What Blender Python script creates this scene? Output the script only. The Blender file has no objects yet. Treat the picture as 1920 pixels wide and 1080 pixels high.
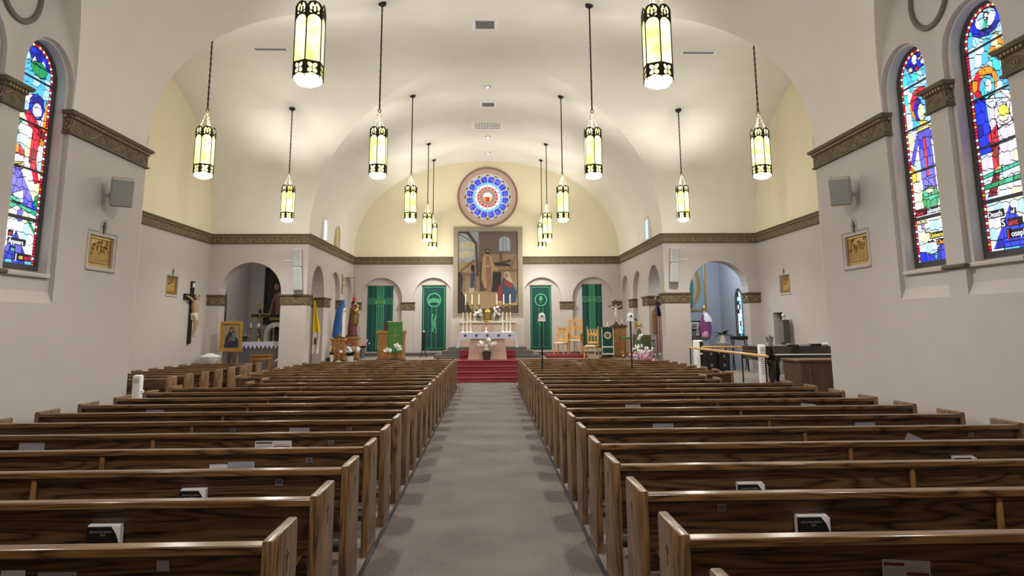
import bpy, bmesh, math, random
from mathutils import Vector, Matrix
random.seed(7)
PI = math.pi
SC = bpy.context.scene
COL = SC.collection

# ------------------------------------------------------------------ camera
F_PX, CY_PX = 1332.8, 385.34
PITCH, YAW, ROLL = .1687, .0331, -.0061
CAM = Vector((.051, 0, 1.8543))
_cp, _sp, _cw, _sw = math.cos(PITCH), math.sin(PITCH), math.cos(YAW), math.sin(YAW)
_f = Vector((_sw*_cp, _cw*_cp, _sp)); _r0 = Vector((_cw, -_sw, 0)); _u0 = _r0.cross(_f)
_r = math.cos(ROLL)*_r0 + math.sin(ROLL)*_u0
_u = -math.sin(ROLL)*_r0 + math.cos(ROLL)*_u0
cam_data = bpy.data.cameras.new('camera'); cam = bpy.data.objects.new('camera', cam_data); COL.objects.link(cam)
cam_data.sensor_width = 36; cam_data.lens = F_PX/1920*36
cam_data.shift_y = -(540-CY_PX)/1920
cam_data.clip_start = .05
m = Matrix.Identity(4)
for i in range(3):
    m[i][0] = _r[i]; m[i][1] = _u[i]; m[i][2] = -_f[i]; m[i][3] = CAM[i]
cam.matrix_world = m
SC.camera = cam
def at(px, py, axis, v):            # photo pixel -> point on the plane axis = v
    d = _f + _r*((px-960)/F_PX) - _u*((py-CY_PX)/F_PX)
    return CAM + d*((v-CAM[axis])/d[axis])

# ------------------------------------------------------------------ world, view
w = bpy.data.worlds.new('world'); SC.world = w; w.use_nodes = True
w.node_tree.nodes['Background'].inputs[0].default_value = (.55, .65, .85, 1)
w.node_tree.nodes['Background'].inputs[1].default_value = .6
SC.view_settings.view_transform = 'Standard'
try: SC.view_settings.look = 'None'
except Exception: pass
SC.view_settings.gamma = 1; SC.view_settings.use_curve_mapping = False
SC.view_settings.exposure = 0.0
LAMP_UP, LAMP_DOWN, LAMP_SIDE, PANE_E, GLASS_E = 178, 210, 66, 2.0, 1.3

# ------------------------------------------------------------------ materials
def lin(c):
    c = c/255.0
    return c/12.92 if c <= .04045 else ((c+.055)/1.055)**2.4
def S(r, g, b): return (lin(r), lin(g), lin(b), 1)
M = {}
def nt(name):
    mt = bpy.data.materials.new(name); mt.use_nodes = True
    n = mt.node_tree.nodes; l = mt.node_tree.links
    return mt, n, l, n['Principled BSDF']
def plain(name, c, rough=.6, metal=0, var=.0, scale=8, bump=0, spec=.5, coat=0):
    mt, n, l, b = nt(name)
    b.inputs['Roughness'].default_value = rough; b.inputs['Metallic'].default_value = metal
    b.inputs['Specular IOR Level'].default_value = spec
    b.inputs['Coat Weight'].default_value = coat
    b.inputs['Base Color'].default_value = c
    if var or bump:
        tc = n.new('ShaderNodeTexCoord'); no = n.new('ShaderNodeTexNoise')
        no.inputs['Scale'].default_value = scale; no.inputs['Detail'].default_value = 5
        l.new(tc.outputs['Object'], no.inputs['Vector'])
        if var:
            mx = n.new('ShaderNodeMix'); mx.data_type = 'RGBA'
            mx.inputs[6].default_value = tuple(x*(1-var) for x in c[:3])+(1,)
            mx.inputs[7].default_value = tuple(min(1, x*(1+var)) for x in c[:3])+(1,)
            l.new(no.outputs[0], mx.inputs[0]); l.new(mx.outputs[2], b.inputs['Base Color'])
        if bump:
            bp = n.new('ShaderNodeBump'); bp.inputs['Strength'].default_value = bump; bp.inputs['Distance'].default_value = .01
            l.new(no.outputs[0], bp.inputs['Height']); l.new(bp.outputs[0], b.inputs['Normal'])
    M[name] = mt; return mt
def emit(name, c, s, base=(.02, .02, .02, 1)):
    mt, n, l, b = nt(name)
    b.inputs['Base Color'].default_value = base; b.inputs['Roughness'].default_value = .3
    b.inputs['Emission Color'].default_value = c; b.inputs['Emission Strength'].default_value = s
    M[name] = mt; return mt
def wood(name, dark, light, axis='X', rough=.35, scale=1.0, coat=.0):
    mt, n, l, b = nt(name)
    tc = n.new('ShaderNodeTexCoord'); oi = n.new('ShaderNodeObjectInfo')
    ad = n.new('ShaderNodeVectorMath'); ad.operation = 'ADD'
    sc = n.new('ShaderNodeVectorMath'); sc.operation = 'SCALE'; sc.inputs['Scale'].default_value = 37
    l.new(oi.outputs['Random'], sc.inputs[0]); l.new(tc.outputs['Object'], ad.inputs[0]); l.new(sc.outputs[0], ad.inputs[1])
    mp = n.new('ShaderNodeMapping')
    s = {'X': (.55, 6, 6), 'Y': (6, .55, 6), 'Z': (6, 6, .55)}[axis]
    mp.inputs['Scale'].default_value = tuple(v*scale for v in s)
    l.new(ad.outputs[0], mp.inputs[0])
    n1 = n.new('ShaderNodeTexNoise'); n1.inputs['Scale'].default_value = 1.0; n1.inputs['Detail'].default_value = 1.5
    l.new(mp.outputs[0], n1.inputs['Vector'])
    # contour lines of a smooth noise = flat-sawn cathedral figure
    mu = n.new('ShaderNodeMath'); mu.operation = 'MULTIPLY'; mu.inputs[1].default_value = 24
    l.new(n1.outputs[0], mu.inputs[0])
    fr = n.new('ShaderNodeMath'); fr.operation = 'PINGPONG'; fr.inputs[1].default_value = 1
    l.new(mu.outputs[0], fr.inputs[0])
    mp2 = n.new('ShaderNodeMapping'); mp2.inputs['Scale'].default_value = tuple(v*9 if v > 1 else v*5 for v in s)
    l.new(ad.outputs[0], mp2.inputs[0])
    n2 = n.new('ShaderNodeTexNoise'); n2.inputs['Scale'].default_value = 1.5; n2.inputs['Detail'].default_value = 3
    l.new(mp2.outputs[0], n2.inputs['Vector'])
    pw = n.new('ShaderNodeMath'); pw.operation = 'POWER'; pw.inputs[1].default_value = .6
    l.new(fr.outputs[0], pw.inputs[0])
    mm = n.new('ShaderNodeMath'); mm.operation = 'MULTIPLY_ADD'; mm.inputs[1].default_value = .55
    l.new(pw.outputs[0], mm.inputs[0]); l.new(n2.outputs[0], mm.inputs[2])
    cr = n.new('ShaderNodeValToRGB'); cr.color_ramp.elements[0].position = .5; cr.color_ramp.elements[1].position = 1.0
    cr.color_ramp.elements[0].color = dark; cr.color_ramp.elements[1].color = light
    l.new(mm.outputs[0], cr.inputs[0]); l.new(cr.outputs[0], b.inputs['Base Color'])
    b.inputs['Roughness'].default_value = rough; b.inputs['Coat Weight'].default_value = coat; b.inputs['Coat Roughness'].default_value = .2
    M[name] = mt; return mt
def two_tone(name, low, high, z):
    mt, n, l, b = nt(name)
    g = n.new('ShaderNodeNewGeometry'); sx = n.new('ShaderNodeSeparateXYZ'); l.new(g.outputs['Position'], sx.inputs[0])
    gt = n.new('ShaderNodeMath'); gt.operation = 'GREATER_THAN'; gt.inputs[1].default_value = z; l.new(sx.outputs['Z'], gt.inputs[0])
    mx = n.new('ShaderNodeMix'); mx.data_type = 'RGBA'; mx.inputs[6].default_value = low; mx.inputs[7].default_value = high
    l.new(gt.outputs[0], mx.inputs[0])
    no = n.new('ShaderNodeTexNoise'); no.inputs['Scale'].default_value = 2.2; no.inputs['Detail'].default_value = 6
    l.new(g.outputs['Position'], no.inputs['Vector'])
    rg = n.new('ShaderNodeMapRange'); rg.inputs[3].default_value = .955; rg.inputs[4].default_value = 1.045; l.new(no.outputs[0], rg.inputs[0])
    mv = n.new('ShaderNodeVectorMath'); mv.operation = 'SCALE'; l.new(mx.outputs[2], mv.inputs[0]); l.new(rg.outputs[0], mv.inputs['Scale'])
    l.new(mv.outputs[0], b.inputs['Base Color'])
    n3 = n.new('ShaderNodeTexNoise'); n3.inputs['Scale'].default_value = 30; n3.inputs['Detail'].default_value = 4
    l.new(g.outputs['Position'], n3.inputs['Vector'])
    bp = n.new('ShaderNodeBump'); bp.inputs['Strength'].default_value = .12; bp.inputs['Distance'].default_value = .01
    l.new(n3.outputs[0], bp.inputs['Height']); l.new(bp.outputs[0], b.inputs['Normal'])
    b.inputs['Roughness'].default_value = .85; b.inputs['Specular IOR Level'].default_value = .2
    M[name] = mt; return mt
def carpet(name, a, c, scale=90):
    mt, n, l, b = nt(name)
    g = n.new('ShaderNodeNewGeometry')
    no = n.new('ShaderNodeTexNoise'); no.inputs['Scale'].default_value = scale; no.inputs['Detail'].default_value = 3; no.inputs['Roughness'].default_value = .8
    l.new(g.outputs['Position'], no.inputs['Vector'])
    n2 = n.new('ShaderNodeTexNoise'); n2.inputs['Scale'].default_value = 1.3; n2.inputs['Detail'].default_value = 4
    l.new(g.outputs['Position'], n2.inputs['Vector'])
    ma = n.new('ShaderNodeMath'); ma.operation = 'MULTIPLY_ADD'; ma.inputs[1].default_value = .35
    l.new(n2.outputs[0], ma.inputs[0]); l.new(no.outputs[0], ma.inputs[2])
    cr = n.new('ShaderNodeValToRGB'); cr.color_ramp.elements[0].position = .45; cr.color_ramp.elements[1].position = .9
    cr.color_ramp.elements[0].color = a; cr.color_ramp.elements[1].color = c
    l.new(ma.outputs[0], cr.inputs[0]); l.new(cr.outputs[0], b.inputs['Base Color'])
    bp = n.new('ShaderNodeBump'); bp.inputs['Strength'].default_value = .5; bp.inputs['Distance'].default_value = .01
    l.new(no.outputs[0], bp.inputs['Height']); l.new(bp.outputs[0], b.inputs['Normal'])
    b.inputs['Roughness'].default_value = .95; b.inputs['Specular IOR Level'].default_value = .1
    M[name] = mt; return mt

two_tone('wall', S(192, 185, 180), S(232, 223, 194), 4.6)
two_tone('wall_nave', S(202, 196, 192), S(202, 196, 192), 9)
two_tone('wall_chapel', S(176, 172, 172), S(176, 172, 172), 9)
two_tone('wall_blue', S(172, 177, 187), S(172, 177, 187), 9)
two_tone('vault', S(231, 227, 218), S(231, 227, 218), 9)
plain('niche_paint', S(206, 192, 150), .85)
plain('cornice', S(98, 85, 62), .7, var=.15, scale=14)  # base darkened to paint shade into the recesses behind the relief
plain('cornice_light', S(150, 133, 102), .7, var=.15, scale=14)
plain('ring_paint', S(120, 108, 100), .7)
plain('rose_paint', S(196, 170, 160), .7)
plain('rose_rim', S(140, 116, 106), .7)
plain('stone_white', S(225, 222, 216), .6)
carpet('carpet', S(84, 79, 75), S(142, 135, 128))
carpet('carpet_red', S(112, 42, 48), S(158, 80, 84), 60)
carpet('carpet_platform', S(120, 114, 108), S(165, 158, 148))
plain('tile', S(150, 142, 134), .5, var=.06, scale=5)
plain('strip', S(52, 55, 62), .4)
plain('step_stone', S(98, 94, 88), .6, var=.12, scale=12)
plain('base_stone', S(84, 80, 76), .7, var=.1, scale=8)
wood('oak_x', S(34, 22, 13), S(116, 84, 55), 'X', .4, coat=.05)
wood('oak_rail', S(58, 39, 23), S(128, 93, 58), 'X', .22, coat=.35)
wood('oak_z', S(62, 43, 27), S(132, 98, 64), 'Z', .33, coat=.15)
wood('oak_brace', S(110, 76, 44), S(158, 116, 72), 'Z', .4)
wood('maple_z', S(130, 84, 40), S(178, 128, 72), 'Z', .4)
wood('maple_x', S(130, 84, 40), S(178, 128, 72), 'X', .4)
wood('chair_wood', S(176, 124, 60), S(226, 178, 104), 'Z', .4)
wood('walnut_z', S(62, 44, 32), S(96, 72, 54), 'Z', .4)
wood('walnut_x', S(62, 44, 32), S(96, 72, 54), 'X', .4)
plain('dark_iron', S(44, 41, 36), .5, .6)
plain('chain_gold', S(176, 166, 138), .4, .6)
plain('gold', S(206, 168, 84), .3, .9)
plain('brass', S(150, 124, 74), .35, .9)
plain('bronze_relief', S(168, 140, 82), .45, .6, var=.25, scale=30)
plain('black', S(20, 20, 22), .4)
plain('black_gloss', S(22, 20, 20), .15, coat=.5)
plain('white', S(238, 238, 236), .5)
plain('off_white', S(222, 218, 206), .5)
plain('speaker_grey', S(186, 188, 186), .6)
plain('speaker_grille', S(160, 164, 164), .7, var=.1, scale=120)
plain('paper', S(226, 226, 232), .7)
plain('paper_grey', S(168, 166, 184), .7)
plain('print_grey', S(140, 138, 148), .8)
plain('print_maroon', S(104, 34, 56), .7)
plain('label_silver', S(150, 152, 154), .45, .3)
plain('label_dark', S(96, 96, 98), .6)
plain('wax', S(240, 232, 208), .5)
plain('steel', S(150, 152, 156), .35, .9)
plain('green_dark', S(10, 72, 64), .8, var=.08, scale=30)
plain('green_deep', S(8, 66, 62), .8, var=.08, scale=30)
plain('green_light', S(84, 172, 132), .8)
plain('green_cloth', S(74, 134, 66), .8, var=.06, scale=20)
plain('lace', S(214, 214, 238), .8, var=.06, scale=60)
plain('skin', S(206, 160, 132), .6)
plain('corpus', S(172, 146, 112), .6, var=.2, scale=20)
plain('leaf', S(52, 84, 44), .6, var=.25, scale=20)
plain('flower_white', S(240, 238, 236), .7)
plain('flower_pink', S(224, 160, 178), .7)
plain('flower_mauve', S(134, 82, 110), .7)
plain('pot_dark', S(70, 64, 58), .6)
plain('marble', S(196, 190, 178), .35, var=.16, scale=9)
plain('marble_pink', S(196, 168, 152), .35, var=.14, scale=7)
plain('frame_silver', S(150, 140, 124), .45, .4, var=.2, scale=25)

# ------------------------------------------------------------------ mesh helpers
def fill2d(outline, holes, t):
    cu = bpy.data.curves.new('tmp', 'CURVE'); cu.dimensions = '2D'; cu.fill_mode = 'BOTH'; cu.extrude = t/2
    for pts in [outline]+list(holes):
        sp = cu.splines.new('POLY'); sp.points.add(len(pts)-1); sp.use_cyclic_u = True
        for p, q in zip(sp.points, pts): p.co = (q[0], q[1], 0, 1)
    ob = bpy.data.objects.new('tmp', cu)
    me = ob.to_mesh()
    vs = [(v.co.x, v.co.y, v.co.z+t/2) for v in me.vertices]; fs = [tuple(p.vertices) for p in me.polygons]
    ob.to_mesh_clear(); bpy.data.objects.remove(ob); bpy.data.curves.remove(cu)
    return vs, fs
def arch(uc, hw, v0, vs, n=14, rise=None):
    rise = hw if rise is None else rise
    return [(uc-hw, v0), (uc+hw, v0)]+[(uc+hw*math.cos(PI*k/n), vs+rise*math.sin(PI*k/n)) for k in range(n+1)]
def ring_pts(cx, cy, r, n=32, ry=None):
    return [(cx+r*math.cos(2*PI*k/n), cy+(ry or r)*math.sin(2*PI*k/n)) for k in range(n)]
def rect(x0, x1, y0, y1): return [(x0, y0), (x1, y0), (x1, y1), (x0, y1)]
YZX = Matrix(((0, 0, 1, 0), (1, 0, 0, 0), (0, 1, 0, 0), (0, 0, 0, 1)))     # (u,v,w) -> (x=w, y=u, z=v)
XZY = Matrix(((1, 0, 0, 0), (0, 0, 1, 0), (0, 1, 0, 0), (0, 0, 0, 1)))     # (u,v,w) -> (x=u, y=w, z=v)
def T(x, y, z): return Matrix.Translation((x, y, z))
class MB:
    def __init__(s): s.v = []; s.f = []; s.mi = []; s.cur = 0
    def mat(s, i): s.cur = i; return s
    def add(s, vs, fs, mx=None):
        o = len(s.v)
        s.v += [tuple(mx @ Vector(v)) for v in vs] if mx is not None else [tuple(v) for v in vs]
        for f in fs: s.f.append(tuple(i+o for i in f)); s.mi.append(s.cur)
        return s
    def box(s, x0, x1, y0, y1, z0, z1, mx=None):
        vs = [(x, y, z) for z in (z0, z1) for y in (y0, y1) for x in (x0, x1)]
        return s.add(vs, [(0, 2, 3, 1), (4, 5, 7, 6), (0, 1, 5, 4), (2, 6, 7, 3), (0, 4, 6, 2), (1, 3, 7, 5)], mx)
    def rbox(s, x0, x1, y0, y1, z0, z1, r=.01, seg=1, mx=None):
        bm = bmesh.new(); bmesh.ops.create_cube(bm, size=1)
        for v in bm.verts: v.co = ((x0+x1)/2+v.co.x*(x1-x0), (y0+y1)/2+v.co.y*(y1-y0), (z0+z1)/2+v.co.z*(z1-z0))
        bmesh.ops.bevel(bm, geom=bm.edges[:], offset=r, segments=seg, affect='EDGES', profile=.5)
        bm.verts.index_update()
        s.add([v.co[:] for v in bm.verts], [[v.index for v in f.verts] for f in bm.faces], mx); bm.free(); return s
    def tube(s, pts, r, n=8, caps=True, closed=False, mx=None):
        pts = [Vector(p) for p in pts]; k = len(pts)
        rs = r if isinstance(r, (list, tuple)) else [r]*k
        vs = []; fs = []; prev = None
        for i, p in enumerate(pts):
            if closed: d = pts[(i+1) % k]-pts[i-1]
            else: d = pts[min(i+1, k-1)]-pts[max(i-1, 0)]
            d.normalize()
            if prev is None:
                a = Vector((0, 0, 1)) if abs(d.z) < .9 else Vector((1, 0, 0)); a = (a-d*a.dot(d)).normalized()
            else:
                a = prev-d*prev.dot(d); a = a.normalized() if a.length > 1e-6 else d.orthogonal().normalized()
            prev = a; b = d.cross(a)
            vs += [p+rs[i]*(a*math.cos(2*PI*j/n)+b*math.sin(2*PI*j/n)) for j in range(n)]
        for i in range(k if closed else k-1):
            o = i*n; q = ((i+1) % k)*n
            fs += [(o+j, o+(j+1) % n, q+(j+1) % n, q+j) for j in range(n)]
        if caps and not closed: fs += [tuple(range(n))[::-1], tuple(range((k-1)*n, k*n))]
        return s.add(vs, fs, mx)
    def lathe(s, prof, n=16, c=(0, 0, 0), mx=None, sx=1, sy=1):
        vs = []; fs = []
        for r, z in prof: vs += [(c[0]+sx*r*math.cos(2*PI*j/n), c[1]+sy*r*math.sin(2*PI*j/n), c[2]+z) for j in range(n)]
        for i in range(len(prof)-1): fs += [(i*n+j, i*n+(j+1) % n, (i+1)*n+(j+1) % n, (i+1)*n+j) for j in range(n)]
        fs += [tuple(range(n))[::-1], tuple(range((len(prof)-1)*n, len(prof)*n))]
        return s.add(vs, fs, mx)
    def ell(s, c, r, nu=10, nv=7, mx=None):
        if not isinstance(r, (tuple, list)): r = (r, r, r)
        vs = [(c[0], c[1], c[2]-r[2])]; fs = []
        for i in range(1, nv):
            t = -PI/2+PI*i/nv
            vs += [(c[0]+r[0]*math.cos(t)*math.cos(2*PI*j/nu), c[1]+r[1]*math.cos(t)*math.sin(2*PI*j/nu), c[2]+r[2]*math.sin(t)) for j in range(nu)]
        vs.append((c[0], c[1], c[2]+r[2])); e = len(vs)-1
        fs += [(0, 1+(j+1) % nu, 1+j) for j in range(nu)]
        for i in range(nv-2): o = 1+i*nu; fs += [(o+j, o+(j+1) % nu, o+nu+(j+1) % nu, o+nu+j) for j in range(nu)]
        o = 1+(nv-2)*nu; fs += [(o+j, o+(j+1) % nu, e) for j in range(nu)]
        return s.add(vs, fs, mx)
    def plate(s, outline, holes, t, mx=None):
        vs, fs = fill2d(outline, holes, t); return s.add(vs, fs, mx)
    def prism(s, poly, t, mx=None):
        k = len(poly)
        vs = [(x, y, 0) for x, y in poly]+[(x, y, t) for x, y in poly]
        fs = [tuple(range(k))[::-1], tuple(range(k, 2*k))]+[(i, (i+1) % k, k+(i+1) % k, k+i) for i in range(k)]
        return s.add(vs, fs, mx)
    def mesh(s, name, mats, smooth=False, ang=35, fix=True):
        me = bpy.data.meshes.new(name); me.from_pydata(s.v, [], s.f)
        for q in (mats if isinstance(mats, (list, tuple)) else [mats]): me.materials.append(M[q] if isinstance(q, str) else q)
        me.polygons.foreach_set('material_index', s.mi)
        if fix:
            bm = bmesh.new(); bm.from_mesh(me); bmesh.ops.recalc_face_normals(bm, faces=bm.faces); bm.to_mesh(me); bm.free()
        if smooth:
            me.polygons.foreach_set('use_smooth', [True]*len(me.polygons)); me.set_sharp_from_angle(angle=math.radians(ang))
        me.update(); return me
    def build(s, name, mats, parent=None, smooth=False, loc=None, ang=35, rz=0):
        return link(name, s.mesh(name, mats, smooth, ang), parent, loc, rz)
def link(name, me, parent=None, loc=None, rz=0):
    o = bpy.data.objects.new(name, me); COL.objects.link(o)
    if parent is not None: o.parent = parent
    if loc is not None: o.location = loc
    if rz: o.rotation_euler = (0, 0, rz)
    return o
def tag(o, label=None, cat=None, group=None, kind=None):
    if label: o['label'] = label
    if cat: o['category'] = cat
    if group: o['group'] = group
    if kind: o['kind'] = kind
    return o
def thing(name, label, cat, loc=(0, 0, 0), rz=0, group=None):
    o = bpy.data.objects.new(name, None); COL.objects.link(o); o.location = loc; o.rotation_euler = (0, 0, rz); o.empty_display_size = .1
    return tag(o, label, cat, group)
def struct(o): o['kind'] = 'structure'; return o
def copy_tree(o, parent=None):
    c = o.copy(); COL.objects.link(c)
    if parent is not None: c.parent = parent
    for ch in o.children: copy_tree(ch, c)
    return c
def text_mb(mb, s, size, mx, ext=.002, align='LEFT', font_space=1.0):
    cu = bpy.data.curves.new('t', 'FONT'); cu.body = s; cu.size = size; cu.extrude = ext; cu.align_x = align; cu.resolution_u = 3; cu.space_character = font_space
    ob = bpy.data.objects.new('t', cu); COL.objects.link(ob)
    bpy.context.view_layer.update()
    me = ob.to_mesh()
    mb.add([v.co[:] for v in me.vertices], [tuple(p.vertices) for p in me.polygons], mx)
    ob.to_mesh_clear(); bpy.data.objects.remove(ob); bpy.data.curves.remove(cu)
    return mb
def sweep(mb, path, prof, side=1, cap=True):
    """sweep profile (offset, z) along plan polyline; offset to the left (side=1) or right (-1)"""
    P = [Vector((p[0], p[1])) for p in path]; n = len(P); k = len(prof)
    nor = []
    for i in range(n-1):
        d = (P[i+1]-P[i]).normalized(); nor.append(Vector((-d.y, d.x))*side)
    vs = []
    for i in range(n):
        if i == 0: q = nor[0]
        elif i == n-1: q = nor[-1]
        else:
            q = nor[i-1]+nor[i]; q = q/q.dot(nor[i])
        vs += [(P[i].x+q.x*d, P[i].y+q.y*d, z) for d, z in prof]
    fs = []
    for i in range(n-1): fs += [(i*k+j, i*k+(j+1) % k, (i+1)*k+(j+1) % k, (i+1)*k+j) for j in range(k)]
    if cap: fs += [tuple(range(k))[::-1], tuple(range((n-1)*k, n*k))]
    return mb.add(vs, fs)
# ------------------------------------------------------------------ the building: plan numbers
NX, TX = 5.6, 8.65                    # half widths: nave / chancel, transept
Y0, YT, YF, YB = -3.0, 11.6, 22.4, 29.9     # rear wall, transept start, chancel front, back wall
ZS, RISE, SE = 4.76, 4.1, 2.2         # vault springing, rise, superellipse exponent
BAYC, BAYR, BAYZ = 7.6, 1.9, 4.9
ZP = .68                              # platform
def vz(u, R):
    u = min(abs(u)/R, 1); return ZS+RISE*(1-u**SE)**(1/SE)
def vx(z):
    q = min(max((z-ZS)/RISE, 0), 1); return NX*(1-q**SE)**(1/SE)

# floor
mb = MB(); mb.box(-9.4, 9.4, Y0-.3, 30.4, -.2, 0); struct(mb.build('floor', 'tile'))
mb = MB(); mb.box(-.905, .905, Y0, 24.4, -.01, .012); ai = struct(mb.build('floor_aisle_carpet', 'carpet'))
for s in (-1, 1):
    mb = MB(); mb.box(min(s*.905, s*.94), max(s*.905, s*.94), Y0, 24.4, -.01, .016); mb.build('edge_strip', 'strip', ai)
# steps and platform
STEPS = [24.4, 24.7, 25.0, 25.3]
for i, y in enumerate(STEPS):
    z1 = .17*(i+1)
    mb = MB(); mb.box(-NX, NX, y, STEPS[i+1] if i < 3 else YB, 0, z1)
    o = struct(mb.build('floor_step' if i < 3 else 'floor_platform', 'carpet_platform'))
    mb = MB(); mb.box(-1.05, 1.05, y-.012, (STEPS[i+1] if i < 3 else 27.2), z1-.17+(.001 if i else 0), z1+.012)
    mb.build('red_carpet', 'carpet_red', o)
    MB().rbox(-1.05, 1.05, y-.045, y+.01, z1-.022, z1+.0125, .008).build('shadow_nosing', 'carpet_red', o)  # overhang added to cast a thin shadow line on the riser
for i, (hw, y, z) in enumerate(((2.0, 27.15, .82), (1.72, 27.45, .96), (1.5, 27.75, 1.08))):
    mb = MB(); mb.box(-hw, hw, y, YB, ZP-.02, z); o = struct(mb.build('floor_altar_step', 'step_stone'))
    if i < 2:
        mb = MB(); mb.box(-1.05, 1.05, y-.012, y+.3, z-.14, z+.012); mb.build('red_carpet', 'carpet_red', o)

# vault
def ang(n=40): return [PI/2*k/n for k in range(n+1)]
def cs(t): return max(math.cos(t), 0)**(2/SE), max(math.sin(t), 0)**(2/SE)
vm = MB()
def strip(rows):                       # rows of (p,q)
    vs = []; fs = []
    for p, q in rows: vs += [p, q]
    for i in range(len(rows)-1): fs.append((2*i, 2*i+1, 2*i+3, 2*i+2))
    vm.add(vs, fs)
def bw(z):
    if z <= BAYZ: return BAYR
    if z >= BAYZ+BAYR: return 0
    return math.sqrt(BAYR**2-(z-BAYZ)**2)
HY = (YF-YT)/2; YC = (YF+YT)/2
tb = math.asin(((BAYZ+BAYR-ZS)/RISE)**(SE/2))
TH = sorted(ang(48)+[tb])
for s in (-1, 1):
    far = []; near = []; ch = []
    for t in TH:
        c, q = cs(t); x = s*NX*c; z = ZS+RISE*q; w_ = bw(z)
        far.append(((x, BAYC+w_, z), (x, YC-HY*c, z)))
        near.append(((x, Y0, z), (x, BAYC-w_, z)))
        ch.append(((x, YC+HY*c, z), (x, YB+.1, z)))
    strip(far); strip(near); strip(ch)
    for s2 in (-1, 1):
        strip([((s*NX*cs(t)[0], YC+s2*HY*cs(t)[0], ZS+RISE*cs(t)[1]), (s*(TX+.05), YC+s2*HY*cs(t)[0], ZS+RISE*cs(t)[1])) for t in TH])
    pen = [((s*(NX+.02), BAYC+BAYR, ZS), (s*vx(ZS), BAYC+BAYR, ZS))]
    for k in range(33):
        f = PI*k/32; y = BAYC+BAYR*math.cos(f); z = BAYZ+BAYR*math.sin(f)
        pen.append(((s*(NX+.02), y, z), (s*vx(z), y, z)))
    pen.append(((s*(NX+.02), BAYC-BAYR, ZS), (s*vx(ZS), BAYC-BAYR, ZS)))
    strip(pen)
me = vm.mesh('ceiling', 'vault', True, 30, fix=False); struct(link('ceiling', me))
# roof slab well above keeps the shell closed
mb = MB(); mb.box(-9.4, 9.4, Y0-.3, 30.4, 9.0, 9.2); struct(mb.build('ceiling_deck', 'vault'))

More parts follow.
